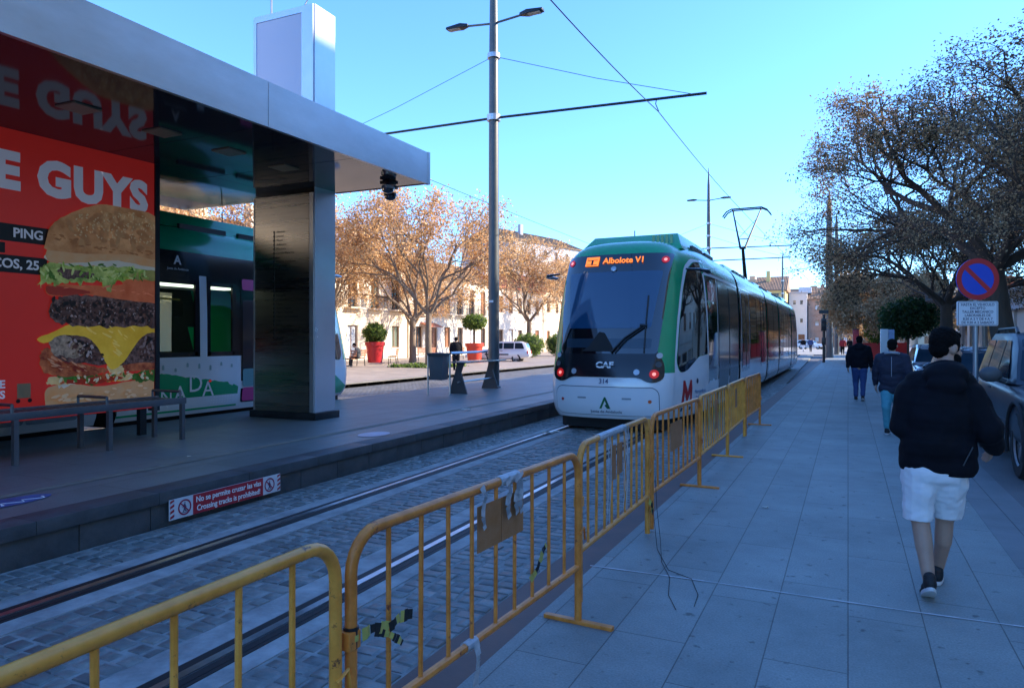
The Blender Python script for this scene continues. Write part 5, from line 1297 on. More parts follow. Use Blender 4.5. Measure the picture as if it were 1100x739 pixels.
def car(x, y, rz, label, paint, kind='suv', grp=None, detail=True):
    """local: front at -y, wheels at y=0 and y=wb"""
    e = empty('parked_suv' if kind == 'suv' else 'parked_car', (x, y, 0), rz, label, 'car', grp)
    wb = 2.62; r = .385 if kind == 'suv' else .31; hw = .90 if kind == 'suv' else .86; h0 = .30 if kind == 'suv' else .2
    belt = 1.08 if kind == 'suv' else .92; roof = 1.70 if kind == 'suv' else 1.44; hood = 1.03 if kind == 'suv' else .86
    st = [(-.80, .70, .42, hood-.28), (-.72, .84, .34, hood-.10), (-.4, hw-.02, .32, hood-.04), (.1, hw, h0, hood), (.75, hw, h0, belt-.02), (1.6, hw, h0, belt), (2.6, hw, h0, belt+.02), (3.1, hw-.02, h0+.05, belt+.03), (3.38, hw-.06, h0+.12, belt), (3.46, hw-.12, h0+.16, belt-.2)]
    b = MB(); n = 0; rings = []
    for (yy, w, zl, zt_) in st:
        zz = zt_-zl
        rings.append([(-w*.93, yy, zl), (-w, yy, zl+zz*.2), (-w-.012, yy, zl+zz*.55), (-w+.02, yy, zl+zz*.88), (-w+.11, yy, zt_), (-w*.5, yy, zt_+.03), (0, yy, zt_+.04), (w*.5, yy, zt_+.03), (w-.11, yy, zt_), (w-.02, yy, zl+zz*.88), (w+.012, yy, zl+zz*.55), (w, yy, zl+zz*.2), (w*.93, yy, zl)])
    k_ = 13
    fs = [(i*k_+j, i*k_+(j+1) % k_, (i+1)*k_+(j+1) % k_, (i+1)*k_+j) for i in range(len(rings)-1) for j in range(k_)]
    fs += [tuple(range(k_))[::-1], tuple((len(rings)-1)*k_+j for j in range(k_))]
    b.add([v for rg in rings for v in rg], fs)
    body = b.build('body', [paint, M['black_matte']], e)
    sb = body.modifiers.new('s', 'SUBSURF'); sb.levels = sb.render_levels = 2
    cut = MB()
    for yy in (0, wb):
        for sg in (-1, 1): cut.lathe([(r+.075, -.22), (r+.075, .25)], 32, mx=Matrix.Translation((sg*(hw-.12), yy, r+.01)) @ Matrix.Rotation(sg*PI/2, 4, 'Y'))
    co = cut.build('cut', M['black_matte']); bo = body.modifiers.new('b', 'BOOLEAN'); bo.object = co; bo.operation = 'DIFFERENCE'; bo.solver = 'EXACT'
    me = eval_mesh(body); body.modifiers.clear(); body.data = me; bpy.data.objects.remove(co); me.name = 'body'
    me.materials.clear(); me.materials.append(paint)
    me.polygons.foreach_set('material_index', [0]*len(me.polygons)); me.polygons.foreach_set('use_smooth', [True]*len(me.polygons)); me.set_sharp_from_angle(angle=R(40))
    # greenhouse
    gh = [(.62, .76, belt-.03, belt+.0, 0), (1.22, .66, belt, roof-.03, 1), (1.7, .66, belt, roof, 1), (2.6, .655, belt, roof-.01, 1), (3.05, .64, belt, roof-.06, 1), (3.36, .76, belt-.02, belt+.01, 0)]
    def gx(yy, z):  # half width of the greenhouse at height z
        t = (z-belt)/(roof-belt); return (hw-.075)-(.17)*t
    rows = []
    zs = [belt-.03, belt+.2, belt+.42, roof-.06, roof]
    prof = [(.62, .80), (.90, 1.06), (1.12, 1.28), (1.38, 1.50), (1.55, 1.70)]    # windscreen line per z
    rear = [3.40, 3.34, 3.24, 3.12, 2.95]
    vs = []
    for i, z in enumerate(zs):
        y0 = prof[i][0]; y1 = rear[i]; ym = [y0+(y1-y0)*q for q in (0, .12, .38, .66, .90, 1)]
        w = [gx(0, z)*c for c in (.95, 1, 1, 1, 1, .93)]
        loop = [(-w[j], ym[j], z) for j in range(6)]+[(w[j], ym[j], z) for j in range(5, -1, -1)]
        vs += loop
    k_ = 12
    fs = [(i*k_+j, i*k_+(j+1) % k_, (i+1)*k_+(j+1) % k_, (i+1)*k_+j) for i in range(4) for j in range(k_)]+[tuple(4*k_+j for j in range(k_))]
    b = MB(); b.add(vs, fs); g = b.build('roof', paint, e, bevel=.012)
    # glass panes laid on the greenhouse
    def sidef(sg):
        return lambda y, z: (sg*(gx(0, z)), y, z)
    cn = (0, 2, 1.3)
    top = roof-.10; bl = belt+.03
    for sg in (-1, 1):
        for pts in ([(.93, bl), (1.70, bl), (1.70, top), (1.48, top)], [(1.76, bl), (2.46, bl), (2.46, top), (1.76, top)], [(2.53, bl), (3.18, bl), (3.02, top), (2.53, top)]):
            skin_panel('side_window', round_poly(pts, .05), sidef(sg), cn, .006, M['car_glass'], e, .3)
    def scr(x, t):
        z = belt+.0+(roof-.08-belt)*t; yy = float(np.interp(z, zs, [p[0] for p in prof])); return (x, yy, z)
    skin_panel('windscreen', round_poly([(-.74, .05), (.74, .05), (.60, .99), (-.60, .99)], .04), scr, cn, .008, M['car_glass'], e, .2)
    def rsc(x, t):
        z = belt+.05+(roof-.1-belt)*t; yy = float(np.interp(z, zs, rear)); return (x, yy, z)
    skin_panel('rear_window', round_poly([(-.60, .08), (.60, .08), (.54, .95), (-.54, .95)], .06), rsc, cn, .008, M['car_glass'], e, .2)
    for yy in (0, wb):
        for sg in (-1, 1): wheel(e, sg*(hw-.12), yy, r, .235, sg)
    for sg in (-1, 1):
        b = MB(); b.tube([(sg*(hw-.06), .98, belt-.01), (sg*(hw+.02), .96, belt+.03)], .03, 6); q = MB()
        ell(b, (sg*(hw+.11), .94, belt+.08), (.13, .08, .10)); b.build('side_mirror', M['plastic_grey'] if kind == 'suv' else paint, e, smooth=True)
        b = MB(); b.box(min(sg*(hw+.005), sg*(hw+.02)), max(sg*(hw+.005), sg*(hw+.02)), 1.55, 1.72, belt-.13, belt-.10); b.build('door_handle', M['plastic_grey'], e, bevel=.004)
        b = MB(); b.box(min(sg*(hw-.01), sg*(hw+.018)), max(sg*(hw-.01), sg*(hw+.018)), .50, wb-.50, .52, .62); b.build('side_trim', M['plastic_grey'], e, bevel=.01)
        if kind == 'suv':
            for yy in (0, wb):
                b = MB(); arc = [(sg*(hw+.012), yy+(r+.095)*math.cos(R(a)), r+.01+(r+.095)*math.sin(R(a))) for a in range(-18, 199, 12)]
                b.tube(arc, .022, 8); b.build('wheel_arch', M['black_matte'], e, smooth=True)
            b = MB(); b.tube([(sg*.60, 1.55, roof-.0), (sg*.60, 1.66, roof+.07), (sg*.60, 2.85, roof+.06), (sg*.60, 3.0, roof-.01)], .02, 8); b.tube([(sg*.60, 2.3, roof-.02), (sg*.60, 2.3, roof+.06)], .02, 6); b.build('roof_rail', M['black'], e, smooth=True)
        b = MB(); ell(b, (sg*.62, -.70, hood-.25), (.17, .10, .085)); b.build('headlight', M['lamp_lens'], e, smooth=True)
        b = MB(); ell(b, (sg*(hw-.12), 3.40, belt-.22), (.07, .06, .15)); b.build('tail_light', M['red'], e, smooth=True)
    b = MB(); b.box(-.84, .84, -.90, -.66, .36, .56); b.build('bumper', M['plastic_grey'] if kind == 'suv' else paint, e, bevel=.04)
    b = MB(); b.box(-.80, .80, 3.30, 3.52, .42, .62); b.build('bumper', M['plastic_grey'] if kind == 'suv' else paint, e, bevel=.04)
    b = MB(); b.box(-.26, .26, -.92, -.895, .42, .53); b.build('number_plate', M['white'], e)
    return e
car(2.90, 9.85, R(-1.3), 'dark blue grey off-road car parked at the right edge beside the pavement', M['car_paint'], 'suv')
car(2.95, 16.6, R(-1.3), 'dark parked car behind the off-road car, under the no-parking sign', mat('paint_dark', (0.03,0.035,0.045), .25, .3, coat=1), 'car', 'parked cars by the right pavement')
car(3.05, 23.0, R(-1.3), 'light grey parked car farther along the right kerb', mat('paint_silver', (0.35,0.36,0.38), .25, .5, coat=1), 'car', 'parked cars by the right pavement')
car(-21.9, 43.0, R(-75), 'white car half hidden behind the tall catenary pole', M['car_white'], 'car')
car(-1.2, 118, R(70), 'small white car crossing the far end of the street', MATS['car_white'], 'car')

# ------------------------------------------------------------------ no-parking sign
sgn = empty('no_parking_sign', (1.86, 11.4, 0), R(22), 'round red and blue no-parking sign with white text plate on a grey post', 'traffic sign')
MB().tube([(0, .03, 0), (0, .03, 2.72)], .032, 14).build('post', mat('galv', (0.30,0.32,0.34), .4, .6, var=.1), sgn, smooth=True)
rot = Matrix.Rotation(PI/2, 4, 'X')
def disc(b, r0, r1, y, z, mi=0, n=48):
    for k in range(n):
        a, c = 2*PI*k/n, 2*PI*(k+1)/n
        b.quad((r1*math.cos(a), y, z+r1*math.sin(a)), (r1*math.cos(c), y, z+r1*math.sin(c)), (r0*math.cos(c), y, z+r0*math.sin(c)), (r0*math.cos(a), y, z+r0*math.sin(a)), mi)
ZC = 2.44; RD = .285
b = MB(); b.lathe([(RD, 0), (RD, .018)], 48, mx=Matrix.Translation((0, 0, ZC)) @ rot); dk = b.build('sign_disc', M['sign_blue'], sgn)
b = MB(); disc(b, RD-.068, RD+.001, -.021, ZC); b.build('red_ring', M['sign_red'], dk, recalc=False)
b = MB(); w = .030; L_ = RD-.07
b.add([(-L_*.707-w*.707, -.020, ZC+L_*.707-w*.707), (-L_*.707+w*.707, -.020, ZC+L_*.707+w*.707), (L_*.707+w*.707, -.020, ZC-L_*.707+w*.707), (L_*.707-w*.707, -.020, ZC-L_*.707-w*.707)], [(0,1,2,3)])
b.build('red_bar', M['sign_red'], dk, recalc=False)
b = MB(); b.prism(rrect(-.275, .275, 1.80, 2.135, .02), 'y', -.018, 0); tp = b.build('text_plate', M['sign_white'], sgn)
b = MB()
for (x0, x1, z0, z1) in ((-.262, .262, 2.118, 2.124), (-.262, .262, 1.811, 1.817), (-.262, -.256, 1.817, 2.118), (.256, .262, 1.817, 2.118)): b.box(x0, x1, -.0205, -.0182, z0, z1)
b.build('plate_border', M['sign_text'], tp)
for k, s_ in enumerate(('HASTA EL VEHICULO', 'EXCEPTO', 'TALLER MECANICO', 'LABORABLES DE', '8:30 A 2 Y DE 4 A 7', 'DE 9:30 A 2 SABADO')):
    text(s_, .05, basis((0, -.0195, 2.088-k*.049), (1, 0, 0), (0, 0, 1)), M['sign_text'], 'plate_text', tp, bold=.0009, extrude=.0004, xs=.95)
# ------------------------------------------------------------------ trees and plants
def leaf_mesh(pts, size, rng_, mats_n, nper, spread, name):
    """pts: list of clump centres -> one mesh of small leaf faces"""
    n = len(pts)*nper; r = np.random.default_rng(rng_)
    c = np.repeat(np.array(pts), nper, axis=0)+r.normal(0, 1, (n, 3))*spread
    a = r.normal(0, 1, (n, 3)); a /= np.linalg.norm(a, axis=1)[:, None]
    t = r.normal(0, 1, (n, 3)); bb = np.cross(a, t); bb /= np.linalg.norm(bb, axis=1)[:, None]
    s = size*r.uniform(.5, 1.3, (n, 1))
    v = np.concatenate([c-a*s, c+bb*s*.6, c+a*s, c-bb*s*.6], axis=1).reshape(-1, 3)
    me = bpy.data.meshes.new(name); me.vertices.add(4*n); me.vertices.foreach_set('co', v.ravel())
    me.loops.add(4*n); me.loops.foreach_set('vertex_index', np.arange(4*n)); me.polygons.add(n)
    me.polygons.foreach_set('loop_start', np.arange(n)*4); me.polygons.foreach_set('loop_total', np.full(n, 4))
    cm_ = np.repeat(r.integers(0, mats_n, len(pts)), nper); fl = r.random(n) < .25; cm_[fl] = r.integers(0, mats_n, fl.sum())
    me.polygons.foreach_set('material_index', cm_); me.update(calc_edges=True); me.validate()
    return me
def make_tree(name, seed, H, spread, r0, fork, leafm, bark, nper=9, leaf=.06, clump=.16, depth=6, dens=1.0, lean=(0, 0), up=.35, nfork=4, loc=(0,0,0), label=None, grp=None, wig=.16):
    rg = random.Random(seed); rt = random.Random(seed+1); e = empty(name, loc, 0, label, 'tree', grp)
    trunk = MB(); limbs = MB(); tips = []
    top = Vector((lean[0], lean[1], fork))
    trunk.tube([(0, 0, -.1), (lean[0]*.1, lean[1]*.1, .25), (lean[0]*.5+rg.uniform(-.05, .05), lean[1]*.5, fork*.55), top], [r0*1.35, r0*1.05, r0*.95, r0*.85], 12)
    def grow(p, d, L, r, lv):
        n = 4; pts = [p]; q = p.copy(); dd = d.copy()
        for k in range(n):
            dd = (dd+Vector((rg.gauss(0, wig), rg.gauss(0, wig), rg.gauss(0, wig*.7)))).normalized(); q = q+dd*L/n; pts.append(q.copy())
        limbs.tube(pts, [r*(1-.32*k/n) for k in range(n+1)], 7 if lv < 2 else (5 if lv < 4 else 3), caps=lv == 0)
        if lv >= depth-3:
            for s_ in pts[1:]:
                if rt.random() < dens*(.35 if lv == depth-3 else .7): tips.append(tuple(s_+Vector((rt.gauss(0,.1), rt.gauss(0,.1), rt.gauss(0,.1)))))
        if lv >= depth: return
        nb = rg.choice((2, 3, 3)) if lv < depth-1 else 2
        for k in range(nb):
            ax = dd.orthogonal().normalized(); ax.rotate(Matrix.Rotation(rg.uniform(0, 2*PI), 3, dd)); an = rg.uniform(.35, .85) if k else rg.uniform(.08, .35)
            nd = dd.copy(); nd.rotate(Matrix.Rotation(an, 3, ax)); nd = (nd+Vector((0, 0, up*.35))).normalized()
            # keep the crown inside its dome
            st = pts[-1] if k < 2 else pts[2]
            rr = math.hypot(st.x-lean[0], st.y-lean[1])
            if rr > spread*.9: nd = (nd-Vector((st.x, st.y, 0)).normalized()*.45).normalized()
            if st.z > H*.9: nd.z = min(nd.z, 0.02); nd.normalize()
            if st.z < fork*.95 and nd.z < .1: nd.z += .4; nd.normalize()
            grow(st, nd, L*rg.uniform(.66, .86), r*.62, lv+1)
    L0 = max((H-fork)*.30, spread*.31)
    for k in range(nfork):
        a = 2*PI*k/nfork+rg.uniform(-.3, .3); t = rg.uniform(.55, .95)
        d = Vector((math.cos(a)*math.sin(t), math.sin(a)*math.sin(t), math.cos(t)+up*.3)).normalized()
        grow(top-Vector((0, 0, rg.uniform(0, .3))), d, L0*rg.uniform(.85, 1.15), r0*.55, 0)
    trunk.build('trunk', bark, e, smooth=True)
    limbs.build('branches', bark, e, smooth=True, recalc=False)
    me = leaf_mesh(tips, leaf, seed, len(leafm), nper, clump, 'crown'); [me.materials.append(m_) for m_ in leafm]
    link(bpy.data.objects.new('crown', me), e)
    return e
def place(src, loc, rz, sc, label):
    c = copy_tree(src); c.location = loc; c.rotation_euler = (0, 0, rz); c.scale = sc if hasattr(sc, '__len__') else (sc, sc, sc); c['label'] = label; return c
GOLD = [M['leaf_gold'], M['leaf_gold_b'], M['leaf_gold_b'], mat('leaf_gold_c', (0.46,0.24,0.10), .7, trans=(0.5,0.27,0.1))]
BRN = [M['leaf_brown'], M['leaf_brown_b'], mat('leaf_brown_c', (0.08,0.06,0.045), .8, trans=(0.1,0.07,0.04)), M['leaf_brown']]
tl = 'plaza trees with golden winter leaves'
tA = make_tree('plane_tree', 3, 9.6, 5.2, .18, 3.0, GOLD, M['bark_light'], nper=6, leaf=.07, clump=.19, dens=.52, loc=(-19.8, 32.7, .1), label='golden winter tree with thin trunk in a grass bed, left of the tall pole', grp=tl, up=.3)
tB = make_tree('plane_tree', 8, 9.8, 5.4, .22, 2.9, GOLD, M['bark_light'], nper=6, leaf=.07, clump=.19, dens=.52, loc=(-24.5, 38.5, .1), label='golden winter tree with darker trunk just behind the one in the grass bed', grp=tl)
place(tB, (-24.6, 58, .1), 2.0, 1.12, 'golden tree between the tall pole and the facing tram, above the round bushes')
place(tA, (-27.0, 33.2, .1), 1.1, (1.05, 1.05, .95), 'golden tree showing beside the steel column, above the sitting person')
place(tA, (-26.5, 25.5, .1), 3.4, (.95, .95, 1.0), 'golden tree peeping over the roof of the tram behind the shelter')
place(tA, (-26, 73, .1), 4.4, 1.1, 'farthest golden tree, touching the left edge of the facing tram')
place(tB, (-29.0, 45.5, .1), 5.0, (.8, .8, .85), 'golden tree close to the white facade behind the lone topiary planter')
tr = 'dark street trees on the right'
r1 = make_tree('street_tree', 21, 9.2, 6.6, .27, 3.7, BRN, M['bark'], nper=15, leaf=.036, clump=.125, depth=7, loc=(4.75, 23.8, 0), label='large dark tree behind the no-parking sign, its crown filling the upper right', grp=tr, lean=(-.45, -.15), nfork=5, up=.10, dens=.26)
r1.scale = (1.16, 1.1, 1.0)
r2 = make_tree('street_tree', 33, 7.2, 5.6, .22, 3.0, BRN, M['bark'], nper=8, leaf=.048, clump=.13, depth=6, loc=(4.15, 31.6, 0), label='dark street tree, its trunk just left of the no-parking sign', grp=tr, nfork=5, up=.06, dens=.6)
place(r2, (5.0, 37.5, 0), 2.2, (1.0, 1.0, 1.0), 'dark street tree right behind the one left of the sign, its crown merging with it')
place(r1, (6.1, 21.0, 0), 2.0, (.80, .80, .80), 'dark tree mostly beyond the right edge of the photo, above the off-road car')
sun_t = [mat('leaf_sand', (0.42,0.26,0.13), .8, trans=(0.42,0.26,0.12)), mat('leaf_sand_b', (0.50,0.34,0.19), .8, trans=(0.45,0.3,0.15)), M['leaf_brown_b']]
r3 = make_tree('street_tree', 40, 6.6, 4.6, .2, 2.2, sun_t, M['bark_light'], nper=9, leaf=.09, clump=.24, depth=6, loc=(3.7, 57, 0), label='sunlit sandy brown tree at the far end of the right pavement', grp=tr, nfork=5, up=.1)
place(r3, (6.6, 74, 0), 2, 1.05, 'second sunlit sandy tree behind the first at the far end on the right')
# small evergreen by the shop
def bush(name, loc_, rx, rz_, n, leafm, seed, label, cat, leaf=.05, grp=None, stem=0, parent=None, core=True):
    r = np.random.default_rng(seed); pts = []
    while len(pts) < n:
        p = r.uniform(-1, 1, 3); d = np.linalg.norm(p)
        if d < 1 and d > .55: pts.append((p[0]*rx, p[1]*rx, p[2]*rz_))
    me = leaf_mesh(pts, leaf, seed, len(leafm), 7, leaf*1.1, 'foliage'); [me.materials.append(m_) for m_ in leafm]
    if parent is None: e = empty(name, loc_, 0, label, cat, grp)
    else: e = parent
    f = link(bpy.data.objects.new('foliage', me), e); f.location = (0, 0, stem+rz_)
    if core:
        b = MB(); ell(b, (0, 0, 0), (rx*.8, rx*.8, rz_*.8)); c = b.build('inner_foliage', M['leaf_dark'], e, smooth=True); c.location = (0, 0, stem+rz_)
    if stem: MB().tube([(0, 0, 0), (.02, 0, stem+rz_*.6)], .05, 8).build('stem', M['bark'], e)
    return e
GR = [M['leaf_green'], M['leaf_dark'], mat('leaf_lime', (0.18,0.24,0.04), .6, trans=(.2,.3,.04))]
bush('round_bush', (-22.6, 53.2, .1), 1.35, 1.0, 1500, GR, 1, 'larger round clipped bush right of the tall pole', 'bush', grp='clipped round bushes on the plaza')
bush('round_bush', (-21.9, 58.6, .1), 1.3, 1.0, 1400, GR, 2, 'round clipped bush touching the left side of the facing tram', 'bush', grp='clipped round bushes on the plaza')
DG = [M['leaf_dark'], mat('leaf_deep', (0.02,0.05,0.015), .6, trans=(.03,.07,.02))]
bush('evergreen_tree', (3.7, 41, 0), 1.35, 1.0, 1000, DG, 3, 'small dark green tree beside the white pillar near the walkers', 'tree', stem=1.7, leaf=.09, core=False)
bush('evergreen_tree', (3.6, 58, 0), 1.3, 1.2, 700, [M['leaf_green'], M['leaf_dark']], 4, 'small leafy green tree in front of the sandy trees', 'tree', stem=1.2, leaf=.09, core=False)
# planters
def planter(loc_, m, rt, h, label, seed, ball, stem):
    e = empty('planter', loc_, 0, label, 'planter', 'big red plant pots on the plaza')
    MB().lathe([(rt*.72, 0), (rt*.74, .04), (rt*.92, h*.78), (rt*.93, h*.80), (rt*1.03, h*.81), (rt*1.06, h*.98), (rt*1.02, h), (rt*.92, h), (rt*.9, h*.9)], 32).build('pot', m, e, smooth=True)
    MB().lathe([(rt*.9, h*.9), (.01, h*.92)], 24).build('soil', M['bark'], e)
    t = empty('topiary', (loc_[0], loc_[1], loc_[2]+h*.88), 0, None, None)
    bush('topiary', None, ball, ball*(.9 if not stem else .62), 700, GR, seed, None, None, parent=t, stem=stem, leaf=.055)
    return e, t
e, t = planter((-26.6, 37.3, .1), M['planter_red'], .62, 1.32, 'tall red plant pot behind the sitting person, left on the plaza', 5, .78, 0)
tag(t, 'round clipped shrub growing in the tall red pot behind the sitting person', 'plant', 'clipped shrubs in red pots')
e, t = planter((-20.8, 40.0, .1), M['planter_orange'], .58, 1.25, 'orange red plant pot beside the tall pole', 6, .80, 1.0)
tag(t, 'umbrella shaped shrub on a thin stem in the orange red pot by the tall pole', 'plant', 'clipped shrubs in red pots')
# grass bed under the first tree, weeds along the facade
me = leaf_mesh([(random.Random(k).uniform(-1.6, 1.6), random.Random(k+999).uniform(-1.6, 1.6), .05) for k in range(700)], .07, 7, 2, 5, .05, 'grass_bed')
o = link(bpy.data.objects.new('grass_bed', me)); me.materials.append(M['leaf_green']); me.materials.append(M['leaf_dark']); o.location = (-19.8, 32.7, .1); tag(o, 'low grass and weeds around the foot of the golden tree', 'grass', kind='stuff')
# plaza benches
def pbench(x, y, rz, lab, L=2.0):
    e = empty('plaza_bench', (x, y, .1), rz, lab, 'bench', 'wooden benches on the plaza')
    b = MB()
    for k in range(4): b.box(-L/2, L/2, -.22+k*.11, -.13+k*.11, .42, .46)
    b.build('seat', M['wood'], e, bevel=.006)
    b = MB()
    for k in range(3): b.box(-L/2, L/2, .26+k*.02, .29+k*.02, .55+k*.13, .65+k*.13)
    b.build('backrest', M['wood'], e, bevel=.006)
    for sx in (-L/2+.2, L/2-.2): MB().tube([(sx, -.2, 0), (sx, -.18, .42), (sx, .24, .42), (sx, .31, .92)], .025, 6).build('frame', M['dark_metal'], e); MB().tube([(sx, .24, .42), (sx, .28, 0)], .025, 6).build('leg', M['dark_metal'], e)
    return e
pbench(-23.9, 31.5, R(-75), 'bench carrying the sitting person near the red pot', 2.4)
pbench(-24.5, 36.2, R(-60), 'wooden bench between the red pot and the tree trunks')
pbench(-25.6, 41.5, R(-90), 'wooden bench behind the two golden tree trunks', 2.4)
pbench(-25.4, 45.5, R(-90), 'wooden bench near the facade behind the standing person', 2.4)

# ------------------------------------------------------------------ buildings
def facade(name, w, h, ops, m, parent, mx, dep=.22, thick=.3):
    """wall in the local x-z plane, outside towards -y, with real openings"""
    xs = sorted(set([0, w]+[v for o_ in ops for v in (o_[0], o_[1])])); zs = sorted(set([0, h]+[v for o_ in ops for v in (o_[2], o_[3])]))
    b = MB()
    for i in range(len(xs)-1):
        for j in range(len(zs)-1):
            xm, zm = (xs[i]+xs[i+1])/2, (zs[j]+zs[j+1])/2
            if any(o_[0] < xm < o_[1] and o_[2] < zm < o_[3] for o_ in ops): continue
            b.quad((xs[i], 0, zs[j]), (xs[i+1], 0, zs[j]), (xs[i+1], 0, zs[j+1]), (xs[i], 0, zs[j+1]))
    for (x0, x1, z0, z1) in [o_[:4] for o_ in ops]:
        for q in (((x0,0,z0),(x0,dep,z0),(x0,dep,z1),(x0,0,z1)), ((x1,0,z1),(x1,dep,z1),(x1,dep,z0),(x1,0,z0)), ((x0,0,z1),(x0,dep,z1),(x1,dep,z1),(x1,0,z1)), ((x0,0,z0),(x1,0,z0),(x1,dep,z0),(x0,dep,z0))): b.quad(*q)
    b.v = [tuple(mx @ Vector(v)) for v in b.v]
    return b.build(name, m, parent, recalc=False)
def building(name, o, rz, w, h, d, wallm, roofm, label, floors, cols, win=(1.0, 1.5), shut=None, ground=None, balc=False, roof='flat', grp=None, sill=True, cat='building', x0=1.6, trim=None, eave=.35, limit=100, zoff=0, paneM=None):
    """o = lower left corner seen from outside; outside is local -y"""
    e = empty(name, o, rz, label, cat, grp); fh = (h-zoff)/floors; ops = []; I = Matrix.Identity(4); rg = random.Random(int(abs(o[0]*7+o[1])))
    gap = (w-2*x0)/max(cols-1, 1)
    for f in range(floors):
        for c in range(cols):
            xc = x0+gap*c; zz = zoff+f*fh
            if f == 0:
                kind = 'door' if (c % 3 == 1) else 'win'
                if ground == 'shop': ops.append((xc-gap*.40, xc+gap*.40, .3, fh-.7, 'shop')); continue
                if kind == 'door': ops.append((xc-.6, xc+.6, 0.02, min(2.5, fh-.4), 'door')); continue
            bal = balc and f > 0
            zb_ = zz+(.25 if bal else (fh-win[1])*.45)
            ops.append((xc-win[0]/2, xc+win[0]/2, zb_, min(zb_+win[1]+(.6 if bal else 0), zz+fh-.25), 'bal' if bal else 'win'))
    facade('wall', w, h, ops, wallm, e, I)
    b = MB(); b.quad((0,0,0),(0,0,h),(0,d,h),(0,d,0)); b.quad((w,0,0),(w,d,0),(w,d,h),(w,0,h)); b.quad((0,d,0),(0,d,h),(w,d,h),(w,d,0)); b.quad((0,0,h),(w,0,h),(w,d,h),(0,d,h)); b.build('side_wall', wallm, e, recalc=False)
    fr_m = trim or mat('frame_wood', (0.30,0.16,0.08), .6)
    cnt = 0
    for (x0_, x1_, z0_, z1_, k) in ops:
        cnt += 1
        if cnt > limit: break
        y = .20
        b = MB()
        t = .06
        for (a, c, p, q) in ((x0_, x1_, z0_, z0_+t), (x0_, x1_, z1_-t, z1_), (x0_, x0_+t, z0_+t, z1_-t), (x1_-t, x1_, z0_+t, z1_-t)): b.box(a, c, y-.06, y, p, q)
        if k != 'shop': b.box((x0_+x1_)/2-.03, (x0_+x1_)/2+.03, y-.055, y, z0_+t, z1_-t)
        if k == 'door':
            fr = b.build('door', fr_m, e)
            MB().box(x0_+t, x1_-t, y-.03, y+.02, z0_+t, z1_-t).build('door_leaf', mat('door_wood', (0.28,0.11,0.045), .5, var=.3) if rg.random() < .6 else mat('door_pale', (0.45,0.50,0.55), .5), fr)
            continue
        fr = b.build('window', fr_m, e)
        gm_ = paneM or M['grey_glass']
        MB().box(x0_+t, x1_-t, y-.02, y-.005, z0_+t, z1_-t).build('pane', gm_ if not (shut and rg.random() < .55) else shut, fr)
        if rg.random() < .35 and not shut:
            MB().box(x0_+t, x1_-t, y-.05, y-.025, z1_-t-(z1_-z0_)*rg.uniform(.3, .8), z1_-t).build('blind', mat('blind', (0.5,0.47,0.4), .7), fr)
        if sill and k == 'win': MB().box(x0_-.08, x1_+.08, -.06, .0-.002, z0_-.08, z0_).build('sill', wallm, fr)
        if k == 'bal':
            bb = MB(); bb.box(x0_-.35, x1_+.35, -.55, -.003, z0_-.12, z0_-.02); s_ = bb.build('balcony_slab', wallm, fr)
            bb = MB()
            n = int((x1_-x0_+.7)/.14)
            for q in range(n+1): xx = x0_-.34+q*(x1_-x0_+.68)/n; bb.box(xx-.008, xx+.008, -.53, -.514, z0_-.02, z0_+.9)
            bb.box(x0_-.35, x1_+.35, -.54, -.505, z0_+.9, z0_+.94)
            for xx in (x0_-.34, x1_+.34):
                for q in range(4): bb.box(xx-.008, xx+.008, -.5+q*.12, -.484+q*.12, z0_-.02, z0_+.9)
            bb.build('balcony_railing', M['dark_metal'], fr)
    if roof == 'tile':
        rh = d*.22; b = MB(); E_ = eave
        b.add([(-E_, -E_, h), (w+E_, -E_, h), (w+E_, d/2, h+rh), (-E_, d/2, h+rh), (w+E_, d+E_, h), (-E_, d+E_, h), (-E_, -E_, h-.12), (w+E_, -E_, h-.12), (w+E_, d+E_, h-.12), (-E_, d+E_, h-.12)],
              [(0,1,2,3),(3,2,4,5),(6,9,8,7),(0,6,7,1),(1,7,8,4),(4,8,9,5),(5,9,6,0),(0,3,5),(1,4,2)])
        rf = b.build('roof', roofm, e)
        b = MB()
        for xx in np.arange(-E_, w+E_, .28): b.tube([(xx, -E_-.02, h+.03), (xx, d/2, h+rh+.03)], .055, 4, caps=False)
        b.build('tile_rows', roofm, rf)
        b = MB(); b.box(w*.3, w*.3+.7, d*.3, d*.3+.6, h, h+rh+.9); b.build('chimney', wallm, rf)
    else:
        b = MB(); b.box(-.12, w+.12, -.12, 0.0-.003, h-.35, h+.15); b.box(-.12, w+.12, -.003, .2, h+.002, h+.15)
        rf = b.build('cornice', wallm, e)
        for k in range(max(1, int(w/9))):
            b = MB(); xx = rg.uniform(.1, .85)*w; b.box(xx, xx+rg.uniform(.8, 2.5), d*.3, d*.5, h, h+rg.uniform(.8, 1.8)); b.build('roof_box', wallm, e)
    for f in range(1, floors):
        MB().box(0, w, -.05, -.003, zoff+f*fh-.08, zoff+f*fh+.02).build('string_course', wallm, e)
    return e
tile = mat('roof_tile', (0.36,0.12,0.06), .8, var=.35, vscale=6, bump=.02, bscale=12)
tile2 = mat('roof_tile_old', (0.30,0.19,0.12), .85, var=.35, vscale=4, bump=.02, bscale=12)
w_white = mat('wall_whitewash', (0.74,0.66,0.54), .9, var=.10, vscale=.8, bump=.01, bscale=6)
w_cream = mat('wall_cream', (0.66,0.54,0.38), .9, var=.10, vscale=.7)
w_old = mat('wall_old', (0.72,0.62,0.48), .9, var=.16, vscale=1.3, bump=.01, bscale=6)
w_grey = mat('wall_grey', (0.42,0.42,0.44), .85, var=.06)
w_pink = mat('wall_brick', (0.42,0.25,0.18), .9, var=.15, vscale=1.5)
